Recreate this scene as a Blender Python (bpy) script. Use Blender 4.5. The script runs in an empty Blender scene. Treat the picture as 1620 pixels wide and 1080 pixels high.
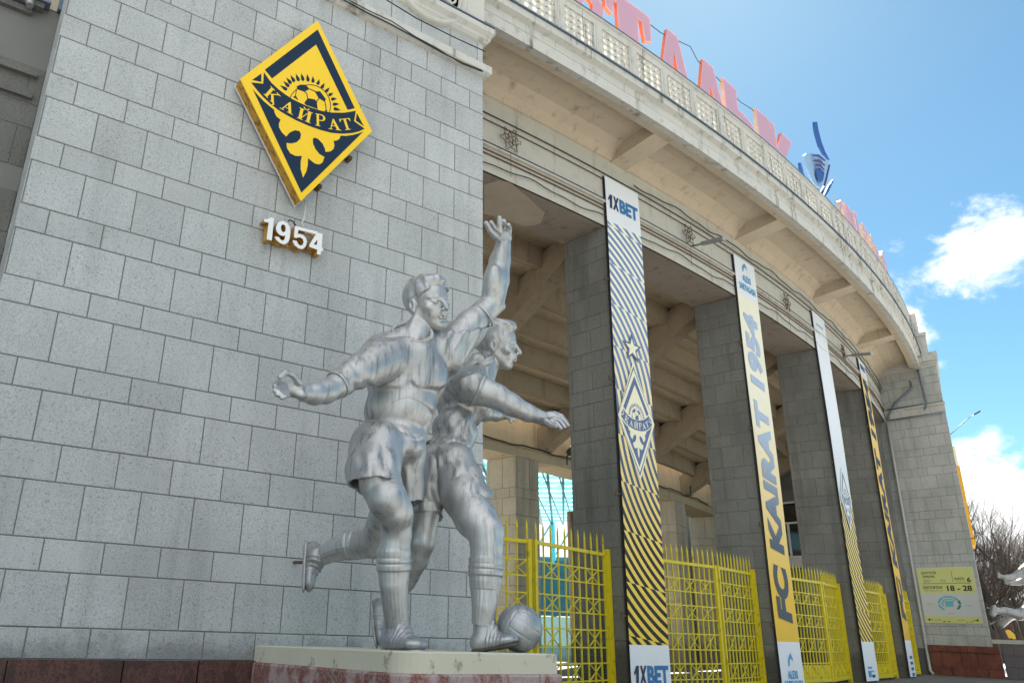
import bpy, math, random
import numpy as np
from mathutils import Vector, Matrix
from mathutils.geometry import tessellate_polygon
random.seed(7); RNG = np.random.RandomState(5)
C = bpy.context.scene.collection
# ------------------------------------------------------------------ camera
FPX, CX, CY = 1268.9, 664.0, 515.0
RIGHT = Vector((0.82604818, -0.56256343, 0.03415837))
UP = Vector((-0.22374548, -0.27170623, 0.93600945))
FWD = Vector((0.51728364, 0.78083168, 0.35031347))
EYE = Vector((0, 0, 1.2))
cd = bpy.data.cameras.new("camera"); cam = bpy.data.objects.new("camera", cd); C.objects.link(cam)
cam.matrix_world = Matrix(((RIGHT.x, UP.x, -FWD.x, EYE.x), (RIGHT.y, UP.y, -FWD.y, EYE.y), (RIGHT.z, UP.z, -FWD.z, EYE.z), (0, 0, 0, 1)))
cd.sensor_width = 36; cd.lens = FPX/1620*36
cd.shift_x = (810-CX)/1620; cd.shift_y = -(540-CY)/1620
cd.clip_start = .05; cd.clip_end = 4000
bpy.context.scene.camera = cam
# ------------------------------------------------------------------ world, sun, exposure
SUN_EL, SUN_AZ = math.radians(47), math.radians(56)     # azimuth from +Y towards +X
SC = bpy.context.scene
world = bpy.data.worlds.new("World"); SC.world = world; world.use_nodes = True
def build_world():
    nt = world.node_tree; nt.nodes.clear(); N = nt.nodes; L = nt.links
    out = N.new('ShaderNodeOutputWorld'); bg = N.new('ShaderNodeBackground'); bg.inputs[1].default_value = SKY_STR
    sky = N.new('ShaderNodeTexSky'); sky.sky_type = 'NISHITA'; sky.sun_disc = False
    sky.sun_elevation = SUN_EL; sky.sun_rotation = SUN_AZ; sky.air_density = 1.0; sky.dust_density = .35; sky.ozone_density = 2.0; sky.altitude = 700
    hs = N.new('ShaderNodeHueSaturation'); hs.inputs['Saturation'].default_value = 1.12; L.new(sky.outputs[0], hs.inputs['Color'])
    tc = N.new('ShaderNodeTexCoord'); sep = N.new('ShaderNodeSeparateXYZ'); L.new(tc.outputs['Generated'], sep.inputs[0])
    # clouds: project the direction on a layer high above
    def m(op, a, b=None, c=None):
        n = N.new('ShaderNodeMath'); n.operation = op
        for i, v in enumerate((a, b, c)):
            if v is None: continue
            if isinstance(v, (int, float)): n.inputs[i].default_value = v
            else: L.new(v, n.inputs[i])
        return n.outputs[0]
    nz = N.new('ShaderNodeTexNoise'); nz.inputs['Scale'].default_value = 9.5; nz.inputs['Detail'].default_value = 10; nz.inputs['Roughness'].default_value = .62; nz.inputs['Distortion'].default_value = .3
    mp = N.new('ShaderNodeMapping'); mp.inputs['Location'].default_value = CLOUD_OFF; mp.inputs['Scale'].default_value = (1, 1, 1.5); L.new(tc.outputs['Generated'], mp.inputs[0]); L.new(mp.outputs[0], nz.inputs['Vector'])
    s = m('SUBTRACT', nz.outputs[0], .30)
    for d, rad_, amp in CLOUDS_AND_FILL:      # cumulus banks in these directions, plus one unseen bank added as fill light
        vm = N.new('ShaderNodeVectorMath'); vm.operation = 'DOT_PRODUCT'; L.new(tc.outputs['Generated'], vm.inputs[0]); vm.inputs[1].default_value = d
        r_ = N.new('ShaderNodeMapRange'); r_.interpolation_type = 'SMOOTHSTEP'; r_.inputs[1].default_value = math.cos(math.radians(rad_)); r_.inputs[2].default_value = 1; r_.inputs[4].default_value = amp; L.new(vm.outputs['Value'], r_.inputs[0])
        s = m('ADD', s, r_.outputs[0])
    rp = N.new('ShaderNodeMapRange'); rp.interpolation_type = 'SMOOTHSTEP'; rp.inputs[1].default_value = .46; rp.inputs[2].default_value = .66; L.new(s, rp.inputs[0])
    mix = N.new('ShaderNodeMix'); mix.data_type = 'RGBA'; L.new(rp.outputs[0], mix.inputs['Factor'])
    tint = N.new('ShaderNodeMix'); tint.data_type = 'RGBA'; tint.blend_type = 'MULTIPLY'; tint.inputs['Factor'].default_value = 1
    L.new(hs.outputs[0], tint.inputs['A']); tint.inputs['B'].default_value = SKY_TINT
    L.new(tint.outputs['Result'], mix.inputs['A']); mix.inputs['B'].default_value = CLOUD_COL
    L.new(mix.outputs['Result'], bg.inputs[0]); L.new(bg.outputs[0], out.inputs[0])
SKY_STR = .05; CLOUD_OFF = (3.1, 1.7, 0)
def _dir(px, py):
    v = Vector((FWD*FPX + RIGHT*(px-CX) + UP*(CY-py))); v.normalize(); return tuple(v)
CLOUDS_AND_FILL = [(_dir(1480, 430), 7, .19), (_dir(1585, 400), 5, .15), (_dir(1440, 510), 4, .10), (_dir(1610, 870), 8, .12), (_dir(880, 880), 14, .5), (_dir(1350, 960), 20, .4), ((-.30, -.56, .772), 60, .8)]  # last bank is unseen, added behind the camera to light the front softly
SKY_TINT = (.29, .375, .335, 1); CLOUD_COL = (3.6, 3.6, 3.6, 1)
build_world()
sd = bpy.data.lights.new("sun", 'SUN'); sun = bpy.data.objects.new("sun", sd); C.objects.link(sun)
sd.energy = 4.5; sd.angle = math.radians(.53); sd.color = (1, .93, .82)
sdir = Vector((math.sin(SUN_AZ)*math.cos(SUN_EL), math.cos(SUN_AZ)*math.cos(SUN_EL), math.sin(SUN_EL)))
sun.rotation_euler = sdir.to_track_quat('Z', 'Y').to_euler()
SC.view_settings.view_transform = 'Standard'; SC.view_settings.look = 'None'; SC.view_settings.gamma = 1
SC.view_settings.exposure = 3.1
SC.cycles.max_bounces = 6; SC.cycles.diffuse_bounces = 4; SC.cycles.use_denoising = True
# ------------------------------------------------------------------ helpers
def ray(px, py): return FWD*FPX + RIGHT*(px-CX) + UP*(CY-py)
def at_y(px, py, y):                      # point on the ray in the vertical plane y
    d = ray(px, py); return EYE + d*(y/d.y)
def at_depth(px, py, dep):
    d = ray(px, py); return EYE + d*(dep/d.dot(FWD))
TILT = .011
def at_wall(px, py, off=0.0):             # battered front face of the left tower
    d = ray(px, py); t = (10-off)/(d.y-TILT*d.z); return EYE + d*t
def yw(z): return 10 + TILT*(z-1.2)
CC = Vector((7.79, 98.84)); RF = 86.08
def at_R(px, py, R):
    d = ray(px, py); A = d.x*d.x+d.y*d.y; B = -2*(d.x*CC.x+d.y*CC.y); K = CC.x**2+CC.y**2-R*R
    t = (-B-math.sqrt(max(B*B-4*A*K, 0)))/(2*A); p = EYE+d*t
    return math.degrees(math.atan2(p.x-CC.x, CC.y-p.y)), p.z, p
def pol(a, R, z=0.0):
    a = math.radians(a); return Vector((CC.x+R*math.sin(a), CC.y-R*math.cos(a), z))
def srgb(r, g, b): 
    f = lambda c: (c/255/12.92) if c/255 <= .04045 else ((c/255+.055)/1.055)**2.4
    return (f(r), f(g), f(b), 1)
class NT:
    def __init__(s, name, rough=.8, metal=0.0, spec=None):
        s.m = bpy.data.materials.new(name); s.m.use_nodes = True; s.nt = s.m.node_tree; s.N = s.nt.nodes; s.L = s.nt.links
        s.b = s.N['Principled BSDF']; s.b.inputs['Roughness'].default_value = rough; s.b.inputs['Metallic'].default_value = metal
        if spec is not None: s.b.inputs['Specular IOR Level'].default_value = spec
        s.tc = s.N.new('ShaderNodeTexCoord')
        s.geo = None
    def link(s, a, b): s.L.new(a, b)
    def math(s, op, a, b=None, c=None, clamp=False):
        n = s.N.new('ShaderNodeMath'); n.operation = op; n.use_clamp = clamp
        for i, v in enumerate((a, b, c)):
            if v is None: continue
            if isinstance(v, (int, float)): n.inputs[i].default_value = v
            else: s.L.new(v, n.inputs[i])
        return n.outputs[0]
    def pos(s):
        if not s.geo: s.geo = s.N.new('ShaderNodeNewGeometry')
        return s.geo.outputs['Position']
    def noise(s, scale, detail=5, rough=.55, vec=None, stretch=None):
        n = s.N.new('ShaderNodeTexNoise'); n.inputs['Scale'].default_value = scale; n.inputs['Detail'].default_value = detail; n.inputs['Roughness'].default_value = rough
        v = vec or s.pos()
        if stretch:
            mp = s.N.new('ShaderNodeMapping'); mp.inputs['Scale'].default_value = stretch; s.L.new(v, mp.inputs[0]); v = mp.outputs[0]
        s.L.new(v, n.inputs['Vector']); return n.outputs[0]
    def ramp(s, fac, a, b, lo=0.0, hi=1.0):
        n = s.N.new('ShaderNodeMapRange'); n.interpolation_type = 'SMOOTHSTEP'
        s.L.new(fac, n.inputs[0]); n.inputs[1].default_value = a; n.inputs[2].default_value = b; n.inputs[3].default_value = lo; n.inputs[4].default_value = hi
        return n.outputs[0]
    def mix(s, fac, a, b, mode='MIX'):
        n = s.N.new('ShaderNodeMix'); n.data_type = 'RGBA'; n.blend_type = mode
        if isinstance(fac, (int, float)): n.inputs['Factor'].default_value = fac
        else: s.L.new(fac, n.inputs['Factor'])
        for k, v in (('A', a), ('B', b)):
            if isinstance(v, tuple): n.inputs[k].default_value = v
            else: s.L.new(v, n.inputs[k])
        return n.outputs['Result']
    def color(s, c):
        if isinstance(c, tuple): s.b.inputs['Base Color'].default_value = c
        else: s.L.new(c, s.b.inputs['Base Color'])
    def bump(s, h, strength=.3, dist=.01):
        n = s.N.new('ShaderNodeBump'); n.inputs['Strength'].default_value = strength; n.inputs['Distance'].default_value = dist
        s.L.new(h, n.inputs['Height']); s.L.new(n.outputs[0], s.b.inputs['Normal'])
    def attr(s, name):
        n = s.N.new('ShaderNodeAttribute'); n.attribute_name = name; return n
def plain(name, col, rough=.7, metal=0.0, var=.12, scale=3.0, bump=0):
    t = NT(name, rough, metal); n = t.noise(scale, 6)
    t.color(t.mix(n, tuple(c*(1-var) for c in col[:3])+(1,), tuple(min(1, c*(1+var)) for c in col[:3])+(1,)))
    if bump: t.bump(t.noise(scale*8, 4), bump, .01)
    return t.m
class MB:
    """collects faces into one mesh"""
    def __init__(s): s.v = []; s.f = []; s.mi = []; s.av = []; s.sm = []
    def face(s, pts, mi=0, a=0.0, smooth=False):
        k = len(s.v); s.v += [tuple(p) for p in pts]; s.f.append(tuple(range(k, k+len(pts)))); s.mi.append(mi); s.av.append(a); s.sm.append(smooth)
    def grid(s, rows, mi=0, a=0.0, close=False, smooth=True, cap=False):
        k = len(s.v); n = len(rows[0])
        for r in rows: s.v += [tuple(p) for p in r]
        for i in range(len(rows)-1):
            for j in range(n if close else n-1):
                j2 = (j+1) % n
                s.f.append((k+i*n+j, k+i*n+j2, k+(i+1)*n+j2, k+(i+1)*n+j)); s.mi.append(mi); s.av.append(a); s.sm.append(smooth)
        if cap:
            for i, rev in ((0, True), (len(rows)-1, False)):
                ids = [k+i*n+j for j in range(n)]
                s.f.append(tuple(ids[::-1] if rev else ids)); s.mi.append(mi); s.av.append(a); s.sm.append(False)
    def box8(s, p, mi=0, a=0.0):       # p: 4 bottom, 4 top
        k = len(s.v); s.v += [tuple(q) for q in p]
        for f in ((0, 3, 2, 1), (4, 5, 6, 7), (0, 1, 5, 4), (1, 2, 6, 5), (2, 3, 7, 6), (3, 0, 4, 7)):
            s.f.append(tuple(k+i for i in f)); s.mi.append(mi); s.av.append(a); s.sm.append(False)
    def box(s, x0, x1, y0, y1, z0, z1, mi=0, a=0.0):
        s.box8([(x0, y0, z0), (x1, y0, z0), (x1, y1, z0), (x0, y1, z0), (x0, y0, z1), (x1, y0, z1), (x1, y1, z1), (x0, y1, z1)], mi, a)
    def obox(s, o, ax, ay, az, mi=0, a=0.0):   # corner + three edge vectors
        o = Vector(o); ax = Vector(ax); ay = Vector(ay); az = Vector(az)
        s.box8([o, o+ax, o+ax+ay, o+ay, o+az, o+ax+az, o+ax+ay+az, o+ay+az], mi, a)
    def bar(s, p0, p1, w, h=None, up=Vector((0, 0, 1)), mi=0, a=0.0):
        p0 = Vector(p0); p1 = Vector(p1); h = h or w; d = (p1-p0).normalized()
        x = d.cross(up)
        if x.length < 1e-4: x = d.cross(Vector((0, 1, 0)))
        x.normalize(); y = x.cross(d).normalized(); x *= w/2; y *= h/2
        s.box8([p0-x-y, p0+x-y, p0+x+y, p0-x+y, p1-x-y, p1+x-y, p1+x+y, p1-x+y], mi, a)
    def tube(s, pts, r, n=6, mi=0, a=0.0, cap=True):
        pts = [Vector(p) for p in pts]; rows = []; rr = r if isinstance(r, (list, tuple)) else [r]*len(pts)
        ref = None
        for i, p in enumerate(pts):
            d = (pts[min(i+1, len(pts)-1)]-pts[max(i-1, 0)])
            if d.length < 1e-9: d = Vector((0, 0, 1))
            d.normalize()
            if ref is None: ref = d.orthogonal().normalized()
            x = (ref - d*ref.dot(d)).normalized(); ref = x; y = d.cross(x)
            rows.append([p + x*math.cos(2*math.pi*k/n)*rr[i] + y*math.sin(2*math.pi*k/n)*rr[i] for k in range(n)])
        s.grid(rows, mi, a, close=True, smooth=True, cap=cap)
    def slab(s, polys, to3, n, thick, mi=0, a=0.0, side=None):
        """flat shape (outer ring + holes in 2D) mapped by to3, extruded by n*thick"""
        rings = [[Vector((x, y, 0)) for x, y in r] for r in polys]
        flat = [p for r in rings for p in r]; tris = tessellate_polygon(rings)
        top = [to3(p.x, p.y) for p in flat]; n = Vector(n)*thick
        k = len(s.v); s.v += [tuple(p+n) for p in top]; K = len(top)
        s.v += [tuple(p) for p in top]
        for t in tris:
            q = [top[i] for i in t]; nn = (q[1]-q[0]).cross(q[2]-q[0])
            if nn.dot(n) < 0: t = t[::-1]
            s.f.append(tuple(k+i for i in t)); s.mi.append(mi); s.av.append(a); s.sm.append(False)
            s.f.append(tuple(k+K+i for i in t[::-1])); s.mi.append(mi); s.av.append(a); s.sm.append(False)
        o = 0
        for r in rings:
            m = len(r)
            for i in range(m):
                j = (i+1) % m
                s.f.append((k+o+i, k+o+j, k+K+o+j, k+K+o+i)); s.mi.append(side if side is not None else mi); s.av.append(a); s.sm.append(False)
            o += m
    def mesh(s, name, mats):
        me = bpy.data.meshes.new(name); me.from_pydata(s.v, [], s.f)
        for m in (mats if isinstance(mats, (list, tuple)) else [mats]): me.materials.append(m)
        me.polygons.foreach_set('material_index', s.mi); me.polygons.foreach_set('use_smooth', s.sm)
        at = me.attributes.new('blk', 'FLOAT', 'FACE'); at.data.foreach_set('value', s.av)
        me.update(); return me
    def build(s, name, mats, parent=None):
        me = s.mesh(name, mats); o = bpy.data.objects.new(name, me); C.objects.link(o)
        if parent is not None:
            o.parent = parent; o.matrix_parent_inverse = parent.matrix_world.inverted()
        return o
def tag(o, label=None, cat=None, group=None, kind=None):
    if label: o['label'] = label
    if cat: o['category'] = cat
    if group: o['group'] = group
    if kind: o['kind'] = kind
    return o
def thing(name, label, cat, loc=(0, 0, 0), group=None):
    o = bpy.data.objects.new(name, None); C.objects.link(o); o.location = loc; o.empty_display_size = .2
    o.matrix_world = Matrix.Translation(Vector(loc))
    return tag(o, label, cat, group)
def fixn(o):       # consistent outward normals
    import bmesh
    bm = bmesh.new(); bm.from_mesh(o.data); bmesh.ops.recalc_face_normals(bm, faces=bm.faces); bm.to_mesh(o.data); bm.free()
    return o
# ------------------------------------------------------------------ materials of the setting
def granite(name, base, warm=0.0, grime=.35, speck=.35):
    t = NT(name, .88, spec=.25)
    sp = t.noise(95, 3, .7); sp2 = t.noise(38, 3, .6); big = t.noise(.55, 6, .6)
    streak = t.noise(1.0, 6, .6, stretch=(3.2, 3.2, .22))
    a = t.attr('blk').outputs['Fac']
    c = t.mix(t.ramp(sp, .36, .56), tuple(b*(1-speck) for b in base[:3])+(1,), tuple(min(1, b*(1+speck*.35)) for b in base[:3])+(1,))
    c = t.mix(t.ramp(sp2, .32, .44, 1, 0), c, tuple(b*(1-speck*1.3) for b in base[:3])+(1,))
    va = t.N.new('ShaderNodeHueSaturation'); t.link(c, va.inputs['Color'])
    v = t.math('ADD', t.math('MULTIPLY', t.math('SUBTRACT', a, .5), .13), 1.0)
    v = t.math('MULTIPLY', v, t.ramp(big, .3, .75, 1-grime*.55, 1.04))
    v = t.math('MULTIPLY', v, t.ramp(streak, .48, .75, 1.0, 1-grime*.6))
    zz = t.N.new('ShaderNodeSeparateXYZ'); t.link(t.pos(), zz.inputs[0])
    foot = t.math('ADD', zz.outputs[2], t.math('MULTIPLY', t.noise(2.2, 7, .7), -1.1)); v = t.math('MULTIPLY', v, t.ramp(foot, .12, .55, .55, 1.0))
    t.link(v, va.inputs['Value']); t.color(va.outputs[0])
    h = t.math('ADD', sp, t.math('MULTIPLY', sp2, 1.4)); t.bump(h, .4, .005)
    return t.m
M = {}
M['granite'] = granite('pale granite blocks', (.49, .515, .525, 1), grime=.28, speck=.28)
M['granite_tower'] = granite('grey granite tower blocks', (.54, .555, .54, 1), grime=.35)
M['granite_dark'] = granite('dark granite blocks', (.20, .20, .19, 1), grime=.5)  # dark base tone, plus heavier grime noise
M['granite_mid'] = granite('mid grey granite blocks', (.22, .22, .205, 1), grime=.4)  # pillar grey; on the inner tower wall it paints in shade
M['granite_warm'] = granite('warm pale stone blocks', (.50, .45, .36, 1), grime=.35)  # on the inner pillars the warm pale tone imitates bounced sunlight
M['joint'] = plain('dark mortar joint', (.19, .19, .185), .95)
def plaster(name, base, grime, stain=(.10, .075, .05, 1), rust=0.0):
    t = NT(name, .9, spec=.2)
    n = t.noise(.7, 7, .6); n2 = t.noise(3.5, 6, .65); st = t.noise(1.3, 7, .65, stretch=(2.5, 2.5, .3)); fine = t.noise(60, 3)
    c = t.mix(n, tuple(b*.86 for b in base[:3])+(1,), tuple(min(1, b*1.1) for b in base[:3])+(1,))
    c = t.mix(t.math('MULTIPLY', t.ramp(n2, .52, .75), grime), c, tuple(b*.6 for b in base[:3])+(1,))
    c = t.mix(t.math('MULTIPLY', t.ramp(st, .54, .74), grime), c, stain)
    if rust: c = t.mix(t.math('MULTIPLY', t.ramp(t.noise(1.1, 8, .7), .56, .66), rust), c, (.22, .11, .045, 1))
    t.color(c); t.bump(t.math('ADD', fine, t.math('MULTIPLY', n2, 2)), .35, .008); return t.m
M['cornice'] = plaster('pale weathered cornice stone', (.57, .565, .53), .9, stain=(.13, .11, .085, 1))
M['frieze'] = plaster('grey frieze render', (.52, .505, .45), .55)
M['soffit'] = plaster('beige painted soffit', (.56, .48, .37), .45)
M['brown'] = plaster('brown concrete beams', (.32, .26, .185), .6, rust=.3)
M['brown_light'] = plaster('ochre concrete slabs', (.48, .40, .285), .5, rust=.12)
M['lintel'] = plaster('bare grey lintel concrete', (.25, .22, .185), .7)
M['peeled'] = plain('patch where the plaster has flaked', (.36, .31, .25), .9, var=.2, scale=2)
M['bal'] = plaster('balustrade stone', (.58, .57, .53), .75, stain=(.12, .10, .08, 1))
M['flash'] = plain('blue grey metal flashing', (.16, .20, .26), .5, .6, var=.3)
M['black'] = plain('black rubber', (.018, .018, .02), .6)
M['wire'] = plain('dark cable', (.03, .028, .026), .6)
M['rusty'] = plain('rusted steel', (.13, .075, .05), .75, .3, var=.4, scale=9)
M['steel'] = plain('galvanised steel', (.35, .36, .37), .45, .7)
def redstone(name, a, b):
    t = NT(name, .6, spec=.4)
    n = t.noise(4.5, 8, .62, stretch=(1, 1, .6)); n2 = t.noise(40, 4)
    c = t.mix(t.ramp(n, .46, .56), a, b); c = t.mix(t.ramp(n2, .4, .7), c, tuple(x*.7 for x in a[:3])+(1,))
    t.color(c); t.bump(n, .35, .01); return t.m
M['redbase'] = redstone('dark red granite', (.065, .032, .028, 1), (.115, .052, .044, 1))
M['redbase_bright'] = redstone('brick red granite', (.17, .055, .042, 1), (.24, .085, .06, 1))
M['pinkstone'] = redstone('pink and rust mottled granite', (.40, .30, .30, 1), (.19, .06, .045, 1))
# ground: one sheet
t = NT('paved plaza', .85, spec=.3)
br = t.N.new('ShaderNodeTexBrick'); t.link(t.pos(), br.inputs['Vector']); br.inputs['Scale'].default_value = 1.6
br.inputs['Color1'].default_value = (.14, .14, .14, 1); br.inputs['Color2'].default_value = (.12, .12, .12, 1); br.inputs['Mortar'].default_value = (.12, .115, .10, 1); br.inputs['Mortar Size'].default_value = .012
br.inputs['Brick Width'].default_value = .6; br.inputs['Row Height'].default_value = .6
t.color(t.mix(t.ramp(t.noise(.35, 6), .4, .7, 0, .5), br.outputs['Color'], (.09, .09, .088, 1))); M['ground'] = t.m
g = MB(); g.face([(-900, -900, 0), (900, -900, 0), (900, 900, 0), (-900, 900, 0)])
tag(g.build('ground', M['ground']), kind='structure')
pth = MB(); pth.box(-30, 70, 4.2, 4.5, .004, .10); tag(pth.build('kerb', M['cornice']), kind='structure')
# ------------------------------------------------------------------ coursed block walls
ZC = [-.0469, -.0151, .0425, .0778, .14, .1829, .2434, .2778, .3421, .3752, .4368, .4709, .5326, .5678, .6283, .6655, .7255, .7626, .8171, .8507, .909, .9499, .996]
ZC = [1.2+10*z for z in ZC]
def blocks(mb, P, n, length, zs, bw=.658, phase=0.0, gap=.012, proud=.007, odd=0, step=0):
    """P(u,z)->point on the wall surface; n outward normal"""
    n = Vector(n)
    for i in range(len(zs)-1):
        z0, z1 = zs[i]+gap/2, zs[i+1]-gap/2
        off = phase + (bw/2 if (i+odd) % 2 == 0 else 0.0)
        u = off - math.ceil(off/bw)*bw
        while u < length-1e-6:
            a, b = max(u, 0)+gap/2*(u > 0), min(u+bw, length)-gap/2*(u+bw < length)
            if b-a > .03:
                rv = RNG.rand(); e = .006; q = [P(a, z0), P(b, z0), P(b, z1), P(a, z1)]
                pr = proud*(.7+.6*RNG.rand())
                du = (q[1]-q[0]).normalized()*e; dz = Vector((0, 0, e))
                t_ = [q[0]+du+dz+n*pr, q[1]-du+dz+n*pr, q[2]-du-dz+n*pr, q[3]+du-dz+n*pr]
                mb.face(t_, 0, rv)
                for k in range(4):
                    j = (k+1) % 4; mb.face([q[k], q[j], t_[j], t_[k]], 0, rv)
            u += bw
def front(z, x): return Vector((x, yw(z), z))
# left tower: x from .72 to 7.95
TX0, TX1 = .70, 7.945
tower = thing('granite_tower', 'pale granite block tower at the left carrying the yellow diamond emblem and numerals', 'tower', (4, 10, 0))
m = MB()
blocks(m, lambda u, z: front(z, TX0+u), (0, -1, 0), TX1-TX0, ZC, phase=.02)
m.build('block_facing', [M['granite']], tower)
core = MB()
core.box8([(TX0+.01, yw(0)+.004, 0), (TX1-.01, yw(0)+.004, 0), (TX1-.01, 14.4, 0), (TX0+.01, 14.4, 0), (TX0+.01, yw(14)+.004, 14), (TX1-.01, yw(14)+.004, 14), (TX1-.01, 14.4, 14), (TX0+.01, 14.4, 14)], 0)
core.build('core', [M['joint']], tower)
m = MB()   # side facings of the tower
blocks(m, lambda u, z: Vector((TX1-.01, yw(z)+u, z)), (1, 0, 0), 4.3, ZC, phase=.3)
blocks(m, lambda u, z: Vector((TX0+.01, yw(z)+u, z)), (-1, 0, 0), 4.3, ZC, phase=.3)
m.build('side_facing', [M['granite']], tower)
m = MB()  # granite footing
for i, (x0, x1) in enumerate([(TX0-.06, 1.55), (1.57, 2.75), (2.77, 3.62), (3.64, 4.9), (4.92, 6.3), (6.32, TX1+.05)]):
    m.box(x0, x1, 9.93+.004*(i % 2), 10.1, 0, .731-.003*(i % 3), 0, RNG.rand())
fixn(m.build('granite_footing', [M['redbase']], tower))
def ledge(prof, x0, x1, mat, name, par, ret=1.2):
    """moulding running along the tower front with returns; prof = (out, z)"""
    m = MB(); rows = []
    for o, z in prof:
        rows.append([Vector((x0-o, yw(z)+ret, z)), Vector((x0-o, yw(z)-o, z)), Vector((x1+o, yw(z)-o, z)), Vector((x1+o, yw(z)+ret, z))])
    m.grid(rows, smooth=False); return fixn(m.build(name, [mat], par))
ledge([(-.02, 11.13), (.06, 11.15), (.13, 11.20), (.13, 11.36), (.10, 11.38), (-.02, 11.40)], TX0, TX1, M['cornice'], 'lower_moulding', tower)
m = MB(); blocks(m, lambda u, z: front(z, TX0+u), (0, -1, 0), TX1-TX0, [11.40, 11.93], phase=.2); m.build('frieze_facing', [M['granite']], tower)
ledge([(-.02, 11.90), (.06, 11.93), (.11, 11.98), (.11, 12.04), (.17, 12.10), (.19, 12.12), (.19, 12.24), (.16, 12.26), (-.3, 12.30)], TX0, TX1, M['cornice'], 'upper_moulding', tower)
ledge([(-.02, 12.29), (.17, 12.30), (.17, 12.325), (-.2, 12.34)], TX0, TX1, M['flash'], 'flashing', tower)
ledge([(-.02, 14.0), (.2, 14.1), (.35, 14.3), (.35, 14.5), (-.3, 14.55)], TX0, TX1, M['cornice'], 'top_cornice', tower)
m = MB()   # attic: pilaster at the right end, recessed panel frame
yb = yw(12.4)
m.box(TX1-.52, TX1, yb-.05, yb+.02, 12.32, 14.1)
m2 = MB(); m2.box(TX1-.80, TX1-.58, yb-.03, yb+.02, 12.32, 14.1); m2.build('panel_frame', [M['bal']], tower)
m.build('attic_pilaster', [M['bal']], tower)
m = MB(); m.box(TX0+.3, TX1-.3, yb-.012, yb+.02, 12.3, 14.1); m.build('attic_panel', [M['cornice']], tower)
# round ornament
def px_wall(px, py, off=.1): return at_wall(px, py, off)
c0 = at_wall(680, -27, .08); MR = (at_wall(692, 37, .08)-c0).length
med = MB()
def ringrow(R, y): return [Vector((c0.x+R*math.cos(a), yb+y, c0.z+R*math.sin(a))) for a in [2*math.pi*k/56 for k in range(56)]]
med.grid([ringrow(MR, -.01), ringrow(MR, -.10), ringrow(MR*.97, -.13), ringrow(MR*.91, -.13), ringrow(MR*.89, -.05), ringrow(MR*.87, -.05), ringrow(MR*.86, -.09), ringrow(MR*.82, -.09), ringrow(MR*.81, -.03), ringrow(.01, -.03)], close=True)
for k in range(8):       # scrolls
    a0 = 2*math.pi*k/8
    for sgn in (1, -1):
        pts = []; cx_, cz_ = c0.x+MR*.56*math.cos(a0), c0.z+MR*.56*math.sin(a0)
        for i in range(15):
            th = a0+math.pi+sgn*i*.42; r = MR*(.24-.014*i)
            pts.append((cx_+r*math.cos(th)+sgn*MR*.05*math.sin(a0), yb-.07, cz_+r*math.sin(th)-sgn*MR*.05*math.cos(a0)))
        med.tube(pts, MR*.030, 6)
tag(fixn(med.build('medallion', [M['bal']], tower)))
# recessed wall at the far left
rw = thing('recessed_wall', 'darker granite wall set back behind the left edge of the pale tower', 'wall', (-3, 10.9, 0))
YR = 10.85
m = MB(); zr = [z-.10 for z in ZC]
blocks(m, lambda u, z: Vector((-7+u, YR, z)), (0, -1, 0), 7.7, zr[:13], bw=.76, phase=.1)
blocks(m, lambda u, z: Vector((-7+u, YR, z)), (0, -1, 0), 7.7, zr[13:17], bw=.76, phase=.3)
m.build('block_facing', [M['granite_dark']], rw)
m = MB(); m.box(-7, .7, YR+.004, YR+1, 0, 14); m.build('core', [M['joint']], rw)
m = MB()
zb = at_y(70, 130, YR).z
for dz, o in ((.0, .07), (.34, .09)):
    m.box(-7, TX0-.10, YR-o, YR+.02, zb-.36+dz, zb-.27+dz); m.box(-7, TX0-.16, YR-o*.5, YR+.02, zb-.27+dz, zb-.22+dz)
zs_ = at_y(60, 18, YR).z
m.box(-7, TX0-.22, YR-.14, YR+.02, zs_-.02, zs_+.06); m.box(-7, TX0-.35, YR-.08, YR+.02, zs_-.14, zs_-.05)
m.build('moulding', [M['granite_dark']], rw)
m = MB(); m.box(-7, TX0-.15, YR-.20, YR+.02, zs_+.06, zs_+.10); m.build('window_sill', [M['flash']], rw)
m = MB(); xa = at_y(62, 5, YR).x; xb_ = at_y(74, 5, YR).x
m.box(xa, xb_, YR-.07, YR, zs_+.1, zs_+2.0); m.box(at_y(93, 5, YR).x, TX0+.02, YR-.10, YR, zs_+.1, zs_+2.0)
m.build('window_frame', [plain('blue window frame', (.10, .17, .25), .5)], rw)
m = MB(); m.box(-7, TX0, YR-.02, YR, zs_+.1, zs_+2.0); m.build('window_infill', [M['soffit']], rw)
m = MB(); pp_ = at_y(48, 3, YR-.15); m.tube([pp_+Vector((-.9, 0, .25)), pp_+Vector((-.2, 0, .05)), pp_], [.05, .05, .06], 8); m.tube([pp_, pp_+Vector((.0, -.04, -.10))], [.07, .05], 8)
m.build('pipe', [M['steel']], rw)
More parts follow.
